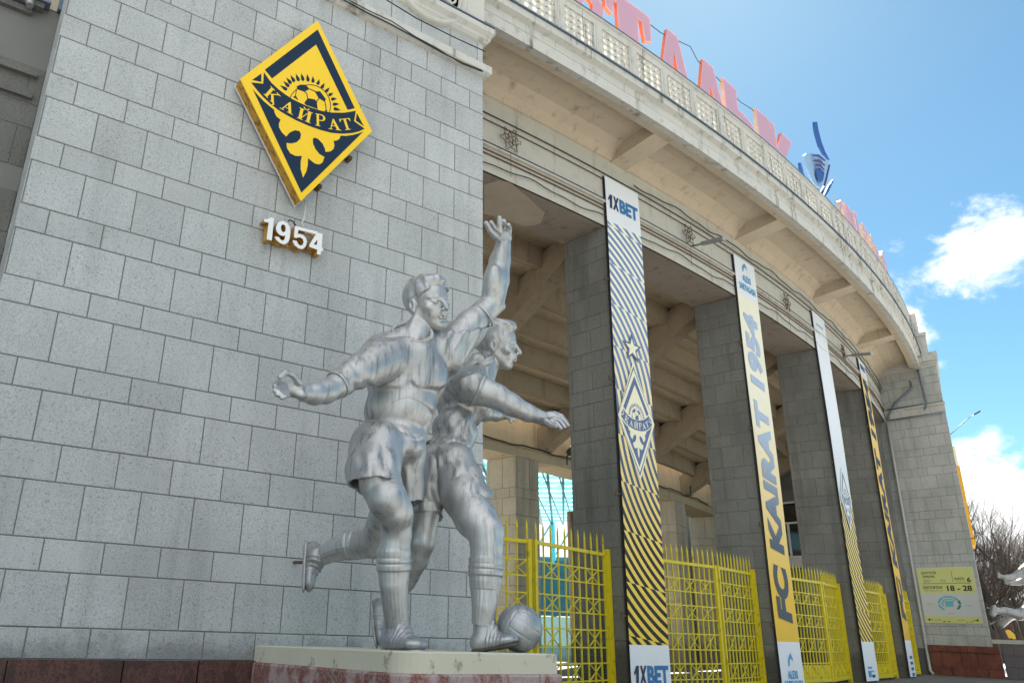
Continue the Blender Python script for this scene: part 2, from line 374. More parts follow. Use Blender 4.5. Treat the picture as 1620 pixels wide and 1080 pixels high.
# ------------------------------------------------------------------ the curved colonnade
A0, A1 = .02, 22.0
RIB = [4.83, 9.24, 13.62, 17.92, 22.0]
PIL = [(4.37, 5.30), (8.78, 9.70), (13.16, 14.07), (17.44, 18.34)]
arena = thing('arena_colonnade', 'curved stadium front with granite pillars, deep overhanging cornice and pierced balustrade', 'stadium', pol(11, RF))
def sweep(mb, prof, a0=A0, a1=A1, n=44, mi=0, closed=False):
    prof = list(prof)+([prof[0]] if closed else [])
    rows = [[pol(a0+(a1-a0)*i/n, R, z) for R, z in prof] for i in range(n+1)]
    for j in range(len(prof)-1):
        mb.grid([[r[j], r[j+1]] for r in rows], mi, smooth=False)
def swept(name, prof, mat, closed=True, a0=A0, a1=A1, n=44):
    m = MB(); sweep(m, prof, a0, a1, n, closed=closed); return fixn(m.build(name, [mat], arena))
ZF, ZT = 11.2, 13.3
swept('lintel_soffit', [(RF-.002, ZF), (84.62, ZF), (84.62, ZF+.02), (84.2, 13.0), (85.9, 13.2), (RF-.06, ZF+.03)], M['lintel'])
swept('frieze', [(RF, ZF), (RF, 11.86), (RF+.07, 11.88), (RF+.07, 11.94), (RF+.02, 11.97), (RF, 11.97), (RF, ZT), (RF-.05, ZT), (RF-.05, ZF)], M['frieze'])
swept('frieze_flashing', [(RF, 11.972), (RF+.085, 11.955), (RF+.085, 11.965), (RF, 11.99)], M['flash'])
RC = 87.94
swept('soffit', [(RF-.02, ZT), (RF+.05, ZT+.02), (RF+.20, 13.52), (RF+.45, 13.72), (RF+.9, 13.80), (87.51, 13.82), (87.51, 13.95), (RF-.02, 13.95)], M['soffit'])
swept('edge_beam', [(87.51, 13.49), (RC, 13.42), (RC, 13.43), (87.6, 13.86), (87.51, 13.84)], M['soffit'])
swept('fascia', [(RC+.003, 13.418), (RC+.003, 13.72), (RC-.05, 13.735), (RC-.05, 13.76), (RC-.02, 13.77), (RC-.02, 13.97), (RC+.12, 14.03), (RC+.12, 14.22), (RC+.02, 14.27), (RC-1.2, 14.30), (RC-1.2, 13.9), (RC-.2, 13.9), (RC-.2, 13.45)], M['cornice'])
swept('gutter_flashing', [(RC+.12, 14.225), (RC+.17, 14.215), (RC+.17, 14.25), (RC+.02, 14.30), (RC+.0, 14.275)], M['flash'])
swept('rear_wall', [(84.9, 13.0), (84.9, 14.1), (84.7, 14.1), (84.7, 13.0)], M['lintel'])
for a in [A0+.25]+RIB:
    m = MB(); w = .215
    P = lambda da, R, z: pol(a+da, R, z)
    if a > 21.5: w = .17
    aa = [(-w), (w)]
    m.box8([P(-w, RF-.01, ZT-.02), P(w, RF-.01, ZT-.02), P(w, 87.515, 13.488), P(-w, 87.515, 13.488), P(-w, RF-.01, 13.9), P(w, RF-.01, 13.9), P(w, 87.515, 13.9), P(-w, 87.515, 13.9)])
    if a < 1 or True: fixn(m.build('rib', [M['soffit']], arena))
# balustrade
ZB0, ZB1 = 14.30, 15.50; RB = 87.95
swept('balustrade_base', [(RB+.02, ZB0), (RB+.02, ZB0+.10), (RB-.22, ZB0+.10), (RB-.22, ZB0)], M['bal'])
swept('handrail', [(RB-.26, ZB1-.20), (RB+.0, ZB1-.20), (RB+.0, ZB1-.09), (RB+.05, ZB1-.07), (RB+.05, ZB1-.02), (RB-.28, ZB1-.0)], M['bal'])
swept('handrail_flashing', [(RB+.055, ZB1-.03), (RB+.065, ZB1+.005), (RB-.1, ZB1+.02), (RB-.3, ZB1+.01), (RB-.1, ZB1+.0)], M['flash'])
DA = .872; a_first = 2.05-2*DA-.02
posts = [a_first+DA*i for i in range(26) if a_first+DA*i < A1-.1]
pm = MB()
pm.box(-.085, .085, -.02, .2, 0, ZB1-ZB0-.30); pm.box(-.03, .03, -.028, -.02, .05, ZB1-ZB0-.36)
post_me = pm.mesh('baluster_post', [M['bal']])
PW, PH = DA*math.pi/180*RB-.17, ZB1-ZB0-.30
pan = MB(); nx, nz_ = 4, 4; fr = .07
cw, ch = (PW-2*fr)/nx, (PH-2*fr)/nz_
pan.box(-PW/2, -PW/2+fr, .0, .14, 0, PH); pan.box(PW/2-fr, PW/2, .0, .14, 0, PH); pan.box(-PW/2+fr, PW/2-fr, .0, .14, 0, fr); pan.box(-PW/2+fr, PW/2-fr, .0, .14, PH-fr, PH)
def cell(x0, z0, w, h, r):
    NS = 12; cx_, cz_ = x0+w/2, z0+h/2; outer = []; inner = []
    for k in range(NS):
        a = 2*math.pi*k/NS+math.pi/NS*0; dx, dz = math.cos(a), math.sin(a)
        s_ = min((w/2)/max(abs(dx), 1e-6), (h/2)/max(abs(dz), 1e-6)); outer.append((cx_+dx*s_, cz_+dz*s_)); inner.append((cx_+dx*r, cz_+dz*r))
    for y, fl in ((.03, 0), (.11, 1)):
        pan.grid([[Vector((x, y, z)) for x, z in outer], [Vector((x, y, z)) for x, z in inner]], close=True, smooth=False)
    pan.grid([[Vector((x, .03, z)) for x, z in inner], [Vector((x, .11, z)) for x, z in inner]], close=True, smooth=False)
for i in range(nx):
    for j in range(nz_): cell(-PW/2+fr+i*cw, fr+j*ch, cw, ch, min(cw, ch)*.365)
pan_me = pan.mesh('balustrade_panel', [M['bal']])
for i, a in enumerate(posts):
    o = bpy.data.objects.new('baluster_post', post_me); C.objects.link(o); o.parent = arena; o.matrix_parent_inverse = arena.matrix_world.inverted()
    o.location = pol(a, RB, ZB0+.10); o.rotation_euler = (0, 0, math.radians(a))
    o = bpy.data.objects.new('balustrade_panel', pan_me); C.objects.link(o); o.parent = arena; o.matrix_parent_inverse = arena.matrix_world.inverted()
    o.location = pol(a+DA/2, RB, ZB0+.10); o.rotation_euler = (0, 0, math.radians(a+DA/2))
# pillars
def pillar(name, a0, a1, R0, R1, zs, mat, odd=0, zb=0.0):
    """block faced pier between angles a0..a1, radii R1 (inner) .. R0 (outer)"""
    root = bpy.data.objects.new(name, None); C.objects.link(root); root.parent = arena; root.matrix_parent_inverse = arena.matrix_world.inverted()
    e = .006
    m = MB(); p = [pol(a0, R1), pol(a1, R1), pol(a1, R0), pol(a0, R0)]
    z1 = zs[-1]
    cm = sum(p, Vector())/4
    q = [v+(cm-v)*.012 for v in p]
    m.box8([v+Vector((0, 0, zb)) for v in q]+[v+Vector((0, 0, z1-.005)) for v in q]); fixn(m.build('core', [M['joint']], root))
    f = MB()
    def side(A, B, off=0):
        d = B-A; ln = d.length; du = d/ln; n = Vector((du.y, -du.x, 0))
        if n.dot((A+B)/2-cm) < 0: n = -n
        blocks(f, lambda u, z: A+du*u+Vector((0, 0, z)), n, ln, zs, phase=off, odd=odd, proud=.007)
    side(p[0], p[3], .12); side(p[3], p[2], .1); side(p[1], p[2], .2); side(p[0], p[1], .1)
    f.build('block_facing', [mat], root)
    return root
zp = [0, .36] + ZC[:-1] + [ZF]
zp = [0, .36, .731] + ZC[1:-1] + [ZF]
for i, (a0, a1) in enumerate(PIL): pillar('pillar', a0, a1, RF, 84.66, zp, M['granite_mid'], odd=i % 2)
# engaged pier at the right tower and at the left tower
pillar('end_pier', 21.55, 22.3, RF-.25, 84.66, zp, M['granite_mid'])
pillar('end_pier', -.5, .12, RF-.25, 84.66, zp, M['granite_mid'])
# inner ring of piers, ring beam and wall
RI = 77.9
for k in range(-1, 6):
    a = 8.5+4.42*(k-1)
    pillar('inner_pillar', a-.47, a+.47, RI, 76.5, [z for z in zp if z < 6.5]+[7.0], M['granite_warm'] if True else M['granite_mid'])
swept('ring_beam', [(RI+.02, 7.0), (RI+.02, 7.32), (RI+.10, 7.34), (RI+.10, 7.44), (RI-.1, 7.5), (RI-.1, 8.75), (76.6, 8.75), (76.6, 7.0)], M['brown_light'], a0=-4, a1=27)
# rakers under the seating
def zrk(R): return 11.12 - (84.6-R)*.565
for a in [.35]+RIB[:4]+[22.2, 26]:
    m = MB(); w = .20; dp = .95
    rs = [84.9, 77.5]
    p = []
    for R in rs:
        p.append([pol(a-w, R, zrk(R)), pol(a+w, R, zrk(R)), pol(a+w, R, zrk(R)+dp), pol(a-w, R, zrk(R)+dp)])
    m.grid(p, close=True, smooth=False, cap=True); fixn(m.build('raker_beam', [M['brown']], arena))
    m = MB(); m.box8([pol(a-.12, RI+.35, 7.4), pol(a+.12, RI+.35, 7.4), pol(a+.12, RI, 7.4), pol(a-.12, RI, 7.4)]+[pol(a-.12, RI+.35, 8.6), pol(a+.12, RI+.35, 8.6), pol(a+.12, RI, 8.6), pol(a-.12, RI, 8.6)]); fixn(m.build('stub_post', [M['brown']], arena))
k = 0; R = 85.4; st = .98
while R > 78.6:
    z = zrk(R)+.62
    m = MB()
    sweep(m, [(R, z), (R-st-.02, z), (R-st-.02, z+.14), (R, z+.14)], -3, 26, 58, closed=True); fixn(m.build('seating_slab', [M['brown_light']], arena))
    m = MB(); d_ = .565*st
    sweep(m, [(R-st+.02, z+.10), (R-st+.02, z-d_+.02-.10), (R-st-.22, z-d_+.02-.10), (R-st-.22, z+.1)], -3, 26, 58, closed=True); fixn(m.build('step_beam', [M['brown']], arena))
    R -= st
# ------------------------------------------------------------------ right tower
T0 = Vector((39.71, 18.64, 0)); TD = Vector((.0645, -.998, 0)).normalized(); TN = Vector((-TD.y*-1, 0, 0)); TN = Vector((TD.y, -TD.x, 0))
if TN.x > 0: TN = -TN
def tw(s, z, o=0.0): return T0+TD*s+TN*o+Vector((0, 0, z))
rt = thing('far_tower', 'grey granite corner tower at the right end of the colonnade with a drainpipe', 'tower', tw(1, 0))
FT = Vector((.915, .403, 0)).normalized(); FNn = Vector((FT.y, -FT.x, 0))
def tq(s, z, o):      # the front of the tower runs along FT, the street side of the block is skewed
    if o >= -.2: return tw(s, z, o)
    return T0+TD*s+FT*(-o)+Vector((0, 0, z))
def twbox(m, s0, s1, o0, o1, z0, z1, mi=0): m.box8([tq(s0, z0, o1), tq(s1, z0, o1), tq(s1, z0, o0), tq(s0, z0, o0), tq(s0, z1, o1), tq(s1, z1, o1), tq(s1, z1, o0), tq(s0, z1, o0)], mi)
SE = 2.40
m = MB(); blocks(m, lambda u, z: tw(-1.6+u, z), TN, 1.6+SE, ZC[1:]+[11.3], phase=.15)
blocks(m, lambda u, z: tw(-1.6+u, z), TN, 1.6+SE, [11.75, 12.1, 12.7, 13.05, 13.5], phase=.4)
blocks(m, lambda u, z: tw(SE, z)+FT*u, FNn, 5.5, ZC[1:]+[11.3], phase=.15)
m.build('block_facing', [M['granite_tower']], rt)
m = MB(); twbox(m, -3, SE-.006, -6, -.004, 0, 13.6); fixn(m.build('core', [M['joint']], rt))
m = MB()
for (z0, z1, o) in ((11.27, 11.42, .035), (11.42, 11.60, .02), (11.60, 11.70, .07), (13.45, 13.58, .05), (13.58, 13.72, .10), (13.72, 13.95, .18)):
    twbox(m, -1.6, SE+o, -6, o, z0, z1)
fixn(m.build('moulding', [M['cornice']], rt))
m = MB(); twbox(m, -1.6, 2.15, -5, -.1, 13.95, 15.05); twbox(m, -1.6, 2.22, -5, -.03, 15.05, 15.2); twbox(m, -1.6, 1.95, -4, -.25, 15.2, 16.3)
twbox(m, 2.15, 2.5, -5, -.1, 13.95, 14.2)
fixn(m.build('parapet', [M['cornice']], rt))
m = MB(); blocks(m, lambda u, z: tw(-14+u, z), TN, 12.4, [0, .36, .731]+ZC[1:]+[11.3, 11.9, 12.5], phase=.15, odd=1); m.build('inner_block_facing', [M['granite_mid']], rt)  # shade of the recess put into the colour: darker blocks than outside
m = MB(); m.obox(tw(-14, 0, -.004), TD*12.4, -TN*.5, Vector((0, 0, 12.6))); fixn(m.build('inner_core', [M['joint']], rt))
m = MB(); sx = [0-.02, .75, 1.5, 2.1, 2.68]
for i in range(4):
    for j, (z0, z1) in enumerate(((.005, .33), (.34, .95), (.96, 1.21))):
        o = .12 if j < 2 else .17
        s0, s1 = sx[i]+.008, sx[i+1]-.008
        if j == 1: s0 += -.3*(i > 0); s1 += -.3*(i < 3)
        if s1 > s0: twbox(m, s0, s1, -.5, o+.004*(i % 2), z0, z1)
fixn(m.build('granite_footing', [M['redbase_bright']], rt))
m = MB()
m.tube([tw(-.12, 11.1, .10)]+[tw(-.12, z, .10) for z in (8, 5, 2.5, .6)]+[tw(-.10, .15, .16), tw(.05, .03, .25)], .065, 8)
m.build('drainpipe', [plain('pale drainpipe', (.42, .42, .40), .5, .2)], rt)
m = MB()
m.tube([pol(21.6, 87.4, 13.4), tw(1.25, 12.6, .10), tw(.35, 12.0, .10), tw(.02, 11.5, .10), tw(-.08, 11.2, .1)], .045, 8)
m.tube([tw(1.62, 13.4, .08), tw(1.68, 12.6, .08), tw(1.72, 11.7, .08), tw(1.6, 11.45, .14)], .035, 6)
m.tube([tw(0, 11.72, .2), tw(1.6, 11.74, .2)], .02, 5); m.tube([tw(0, 11.22, .1), tw(2.3, 11.22, .1)], .03, 5)
m.build('upper_pipe', [M['flash']], rt)
# ------------------------------------------------------------------ emblem, numerals, banners, gates
DG = None
def text_geo(body, bold=0.0, shear=0.0, space=1.0):
    cu = bpy.data.curves.new('t', 'FONT'); cu.body = body; cu.size = 1; cu.offset = bold; cu.shear = shear; cu.space_character = space; cu.resolution_u = 4
    o = bpy.data.objects.new('t', cu); C.objects.link(o); bpy.context.view_layer.update()
    dg = bpy.context.evaluated_depsgraph_get(); me = bpy.data.meshes.new_from_object(o.evaluated_get(dg))
    V = [(v.co.x, v.co.y) for v in me.vertices]; F = [tuple(p.vertices) for p in me.polygons]
    E = {}
    for f in F:
        for i in range(len(f)):
            e = (f[i], f[(i+1) % len(f)]); E[tuple(sorted(e))] = E.get(tuple(sorted(e)), []) + [e]
    border = [v[0] for v in E.values() if len(v) == 1]
    bpy.data.objects.remove(o); bpy.data.curves.remove(cu); bpy.data.meshes.remove(me)
    return V, F, border
def text_part(name, body, to3, x0, x1, y0, y1, n, thick, mats, parent=None, bold=.02, shear=0.0, space=1.0, split=None):
    """text fitted in the 2D box x0..x1, y0..y1 (y0, y1 = cap height limits), to3(x, y)"""
    V, F, B = text_geo(body, bold, shear, space)
    xs = [v[0] for v in V]; ys = [v[1] for v in V]; a, b, c, d = min(xs), max(xs), min(ys), max(ys)
    n = Vector(n)*thick
    P = [to3(x0+(x-a)/(b-a)*(x1-x0), y0+(y-c)/(d-c)*(y1-y0)) for x, y in V]
    m = MB(); k = len(P); m.v = [tuple(p+n) for p in P]+[tuple(p) for p in P]
    for f in F:
        q = [P[i] for i in f[:3]]
        if (q[1]-q[0]).cross(q[2]-q[0]).dot(n) < 0: f = f[::-1]
        mi = 0
        if split is not None:
            mx = sum(V[i][0] for i in f)/len(f); mi = 0 if (mx-a)/(b-a) < split else 1
        m.f.append(f); m.mi.append(mi); m.av.append(0); m.sm.append(False)
    nm = len(mats) if isinstance(mats, (list, tuple)) else 1
    for e in B:
        m.f.append((e[1], e[0], e[0]+k, e[1]+k)); m.mi.append(nm-1 if split is None else 0); m.av.append(0); m.sm.append(False)
    return m.build(name, mats, parent)
def cA(p): return [(x/7.2+400, y/7.2+100) for x, y in p]
def cB(p): return [(x/6.75+400, y/6.75+20) for x, y in p]
def cD(p): return [(x/6.75+420, y/6.75+180) for x, y in p]
def glyph(ch):
    """serif capitals in the unit square, as lists of simple polygons"""
    def r(x0, y0, x1, y1): return [(x0, y0), (x1, y0), (x1, y1), (x0, y1)]
    if ch == 'K': return [r(.12, .05, .33, .95), r(.02, 0, .43, .06), r(.02, .94, .43, 1), [(.33, .45), (.78, .95), (.88, .95), (.45, .47), (.33, .40)], r(.62, .94, .98, 1),
                          [(.40, .50), (.56, .60), (.98, .06), (.72, .06)], r(.66, 0, 1.04, .06), [(.92, .04), (1.04, .04), (1.0, -.22), (.86, -.26), (.93, -.12)]]
    if ch == 'A': return [[(.14, .05), (.22, .05), (.55, .88), (.50, 1.0)], [(.50, 1.0), (.58, 1.0), (.93, .05), (.70, .05), (.44, .78)], r(.0, 0, .34, .055), r(.58, 0, 1.05, .055), r(.28, .32, .68, .38)]
    if ch == 'I': return [r(.10, .05, .32, .95), r(.68, .05, .90, .95), [(.30, .12), (.70, .80), (.70, .90), (.30, .24)], r(0, 0, .42, .05), r(0, .95, .42, 1), r(.58, 0, 1, .05), r(.58, .95, 1, 1),
                          [(.28, 1.20), (.34, 1.22), (.42, 1.12), (.5, 1.09), (.58, 1.12), (.66, 1.22), (.72, 1.20), (.66, 1.08), (.5, 1.02), (.34, 1.08)]]
    if ch == 'P':
        out = [(.34, 1.0), (.66, 1.0), (.86, .94), (.97, .84), (1.0, .74), (.97, .62), (.86, .52), (.66, .46), (.34, .46)]
        return [r(.12, .05, .36, .95), r(0, 0, .48, .055), r(0, .945, .36, 1), [(.36, 1.0), (.66, 1.0), (.86, .94), (.97, .84), (1.0, .74), (.78, .74), (.76, .84), (.68, .92), (.36, .94)],
                [(1.0, .735), (.97, .62), (.86, .52), (.66, .46), (.36, .46), (.36, .52), (.66, .54), (.75, .62), (.78, .735)]]
    if ch == 'T': return [r(.40, .05, .62, .94), r(.25, 0, .77, .055), r(.02, .94, 1, 1), [(0, .74), (.06, .76), (.16, .94), (.0, .94)], [(1.02, .74), (.96, .76), (.86, .94), (1.02, .94)]]
def emblem_art():
    """(ring list, layer, colour key) in photo pixels, traced once; 'd' dark, 'y' light"""
    art = []
    art.append(([cB([(128, 612), (692, 183), (1088, 1022), (1012, 1040), (675, 343), (205, 705)])], 1, 'd'))
    art.append(([cB([(-8, 722), (90, 652), (90, 742)])], 1, 'd'))
    art.append(([cA([(1184, 570), (1266, 722), (1172, 655)])], 1, 'd'))
    up = [(125, 105), (165, 165), (210, 225), (290, 300), (370, 360), (450, 412), (550, 462), (660, 508), (780, 545), (900, 565), (1040, 567), (1172, 545)]
    lo = [(1152, 662), (1272, 748), (1210, 778), (1130, 797), (1020, 805), (900, 795), (780, 765), (650, 720), (500, 655), (380, 590), (290, 535), (200, 465), (110, 380), (50, 310), (-20, 222), (118, 237)]
    art.append(([cA(up+lo)], 2, 'd'))
    low = cA([(0, 300), (60, 370), (130, 440), (200, 500), (242, 532), (247, 565), (270, 610), (315, 645), (296, 690), (297, 730), (330, 790), (380, 838), (420, 790), (480, 765), (530, 775), (548, 810), (540, 860), (500, 900), (440, 915), (382, 910)])
    low += cD([(230, 370), (265, 425), (320, 452), (388, 452), (375, 510), (375, 590), (400, 685), (435, 620), (452, 550), (455, 475), (490, 505), (530, 535), (575, 543), (610, 520), (630, 462), (575, 430), (535, 380), (508, 320), (505, 275), (520, 255), (560, 270), (610, 320), (635, 375), (640, 408), (690, 405), (725, 380), (737, 340), (727, 290), (760, 288), (790, 270), (803, 235), (860, 238), (930, 228), (1000, 210), (1045, 192), (383, 843)])
    art.append(([low], 1, 'd'))
    for (tx, ty), (bx, by) in [((310, 255), (380, 300)), ((345, 205), (405, 262)), ((380, 165), (430, 228)), ((428, 135), (468, 205)), ((487, 120), (520, 195)), ((550, 118), (572, 192)), ((617, 125), (630, 200)), ((683, 150), (685, 215)), ((757, 185), (740, 240)), ((818, 228), (785, 280)), ((875, 280), (835, 322)), ((918, 342), (870, 365)), ((957, 405), (900, 412)), ((987, 468), (920, 470)), ((1002, 540), (930, 520))]:
        dx, dy = bx-tx, by-ty; L = math.hypot(dx, dy); dx /= L; dy /= L; w = 19
        pts = [(tx, ty)]
        for s, q in ((.35, .45), (.62, .85), (.85, 1.0), (1.05, .8), (1.15, .3)): pts.append((tx+dx*L*s-dy*w*q, ty+dy*L*s+dx*w*q))
        for s, q in ((1.15, .3), (1.05, .8), (.85, 1.0), (.62, .85), (.35, .45)): pts.append((tx+dx*L*s+dy*w*q, ty+dy*L*s-dx*w*q))
        art.append(([cA(pts)], 1, 'd'))
    for pl in ([(500, 265), (540, 248), (600, 248), (645, 295), (590, 328), (505, 300)], [(715, 325), (765, 322), (830, 410), (822, 445), (755, 402)], [(625, 400), (700, 415), (728, 450), (738, 525), (610, 480), (585, 455)], [(455, 385), (485, 375), (512, 420)], [(835, 520), (850, 552), (818, 548)]):
        art.append(([cA(pl)], 1, 'd'))
    def stroke(a, b, w=4.5):
        dx, dy = b[0]-a[0], b[1]-a[1]; L = math.hypot(dx, dy); nx_, ny_ = -dy/L*w, dx/L*w
        art.append(([cA([(a[0]+nx_, a[1]+ny_), (b[0]+nx_, b[1]+ny_), (b[0]-nx_, b[1]-ny_), (a[0]-nx_, a[1]-ny_)])], 1.5, 'd'))
    for a, b in [((497, 305), (485, 375)), ((590, 328), (615, 350)), ((615, 350), (622, 398)), ((645, 295), (715, 325)), ((712, 325), (755, 402)), ((755, 402), (728, 432)), ((728, 432), (728, 452)), ((822, 445), (835, 522)), ((485, 375), (512, 420)), ((700, 415), (728, 452))]: stroke(a, b)
    ring = []; ri2 = []
    for k in range(31):
        a = math.radians(-205+k*(222)/30); ring.append((645+243*math.cos(a), 487+243*math.sin(a))); ri2.append((645+235*math.cos(a), 487+235*math.sin(a)))
    art.append(([cA(ring+ri2[::-1])], 1.2, 'd'))
    for ch, BL, u, v in [('K', (118, 352), (118, 118), (82, -90)), ('A', (303, 515), (142, 75), (45, -108)), ('I', (500, 625), (155, 65), (28, -120)), ('P', (713, 712), (112, 22), (-2, -138)), ('A', (862, 752), (138, 18), (-22, -124)), ('T', (1022, 768), (118, -12), (-42, -128))]:
        for i, pl in enumerate(glyph(ch)):
            art.append(([cA([(BL[0]+u[0]*x+v[0]*y, BL[1]+u[1]*x+v[1]*y) for x, y in pl])], 3+i*.13, 'y'))
    return art
ART = emblem_art()
OFF = .30
KITE = [(502.6, 32.7), (588.6, 207.9), (476, 318.5), (380, 125)]
def XZ(px, py, off=OFF): p = at_wall(px, py, off); return (p.x, p.z)
def w3(x, z, off=OFF): return Vector((x, yw(z)-off, z))
M['sign_yellow'] = plain('yellow acrylic sign face', (.90, .58, .005, 1), .35, var=.04)
M['sign_navy'] = plain('navy vinyl', (.010, .028, .060, 1), .62, var=.08); M['sign_navy'].node_tree.nodes['Principled BSDF'].inputs['Specular IOR Level'].default_value = .2
tt = NT('amber side of the light box', .5); nn_ = tt.noise(2.0, 6, .6, stretch=(8, 8, 1)); tt.color(tt.mix(tt.ramp(nn_, .45, .65), (.52, .27, .03, 1), (.20, .09, .02, 1))); M['amber'] = tt.m
M['white_sheet'] = plain('white acrylic', (.80, .81, .83, 1), .35, var=.03)
M['white_metal'] = plain('white painted metal', (.66, .66, .64, 1), .5, var=.1)
ks = [XZ(*q) for q in KITE]
cen = (sum(k[0] for k in ks)/4, sum(k[1] for k in ks)/4)
emb = thing('emblem_sign', 'yellow and navy diamond emblem light box with football and ribbon on the pale tower', 'sign', w3(*cen))
m = MB(); m.slab([ks], lambda x, z: w3(x, z, OFF-.02), (0, -1, 0), .02); fixn(m.build('face', [M['sign_yellow']], emb))
m = MB(); m.slab([[(cen[0]+(x-cen[0])*.992, cen[1]+(z-cen[1])*.992) for x, z in ks]], lambda x, z: w3(x, z, OFF-.20), (0, -1, 0), .178); fixn(m.build('side_box', [M['amber']], emb))
m = MB(); m.slab([[(cen[0]+(x-cen[0])*1.006, cen[1]+(z-cen[1])*1.006) for x, z in ks]], lambda x, z: w3(x, z, OFF-.225), (0, -1, 0), .022); fixn(m.build('back_tray', [M['white_metal']], emb))
dk = MB(); yl = MB()
for rings, lay, ck in ART:
    rr_ = [[XZ(*q) for q in r] for r in rings]
    (dk if ck == 'd' else yl).slab(rr_, lambda x, z: w3(x, z, OFF), (0, -1, 0), .0015+lay*.0012)
fixn(dk.build('emblem_artwork', [M['sign_navy']], emb)); fixn(yl.build('ribbon_lettering', [M['sign_yellow']], emb))
m = MB()
for q in [(437, 160), (425, 232), (548, 255), (500, 300)]:
    p = at_wall(q[0], q[1], .02); m.box(p.x-.03, p.x+.03, p.y-.14, p.y, p.z-.03, p.z+.03)
m.build('bracket', [M['rusty']], emb)
def wallwire(name, pts, r, mat, par=None, off=.03):
    m = MB(); m.tube([at_wall(x, y, off) for x, y in pts], r, 5); return m.build(name, [mat], par)
wallwire('supply_cable', [(482, 318), (483, 330), (481, 345), (478, 352), (480, 360)], .010, M['white_metal'], emb, .12)
# numerals
c4 = lambda p: [(x/12+400, y/12+330) for x, y in p]
nums = thing('year_numerals', 'white numerals 1954 with amber sides under the diamond emblem', 'sign', at_wall(464, 375, .1))
dig = {'1': [[(215, 200), (268, 203), (335, 170), (398, 185), (358, 605), (262, 585), (300, 270), (213, 248)]],
 '9': [[(445, 330), (480, 265), (530, 240), (590, 240), (650, 275), (700, 350), (712, 430), (705, 530), (685, 610), (640, 665), (585, 678), (520, 655), (460, 610), (425, 565), (415, 530), (490, 540), (520, 585), (560, 610), (590, 600), (610, 560), (612, 515), (570, 522), (510, 500), (460, 450), (437, 390)], [(530, 340), (550, 310), (580, 300), (610, 320), (625, 370), (620, 420), (590, 455), (560, 445), (535, 400)]],
 '5': [[(800, 330), (1020, 385), (1005, 440), (865, 405), (848, 480), (900, 485), (960, 510), (1010, 570), (1025, 640), (1000, 720), (940, 770), (870, 755), (800, 700), (765, 640), (755, 600), (830, 615), (855, 670), (900, 705), (945, 690), (965, 640), (950, 580), (905, 550), (860, 545), (830, 562), (780, 545)]],
 '4': [[(1215, 458), (1320, 480), (1305, 745), (1335, 755), (1325, 808), (1300, 803), (1280, 880), (1215, 865), (1225, 782), (1072, 725), (1078, 678)], [(1225, 590), (1216, 692), (1152, 678)]]}
for ch, rs in dig.items():
    m = MB(); m.slab([[XZ(*q, .20) for q in c4(r)] for r in rs], lambda x, z: w3(x, z, .05), (0, -1, 0), .145, mi=1, side=1)
    m.slab([[XZ(*q, .20) for q in c4(r)] for r in rs], lambda x, z: w3(x, z, .1951), (0, -1, 0), .010, mi=0)
    fixn(m.build('numeral', [M['white_sheet'], M['amber']], nums))
m = MB(); m.slab([[XZ(*q, .19) for q in c4([(1022, 387), (1228, 440), (1212, 488), (1008, 438)])]], lambda x, z: w3(x, z, .18), (0, -1, 0), .012); fixn(m.build('loose_cover_strip', [M['white_sheet']], nums))
m = MB()
for a, b in (((190, 600), (1200, 850)), ((760, 400), (1150, 520))):
    p, q = [at_wall(*c4([t_])[0], .06) for t_ in (a, b)]; m.bar(p, q, .03)
m.build('mounting_rail', [M['amber']], nums)
wallwire('numeral_cable', [(456, 350), (459, 348), (463, 350), (468, 357)], .012, M['wire'], nums, .15)
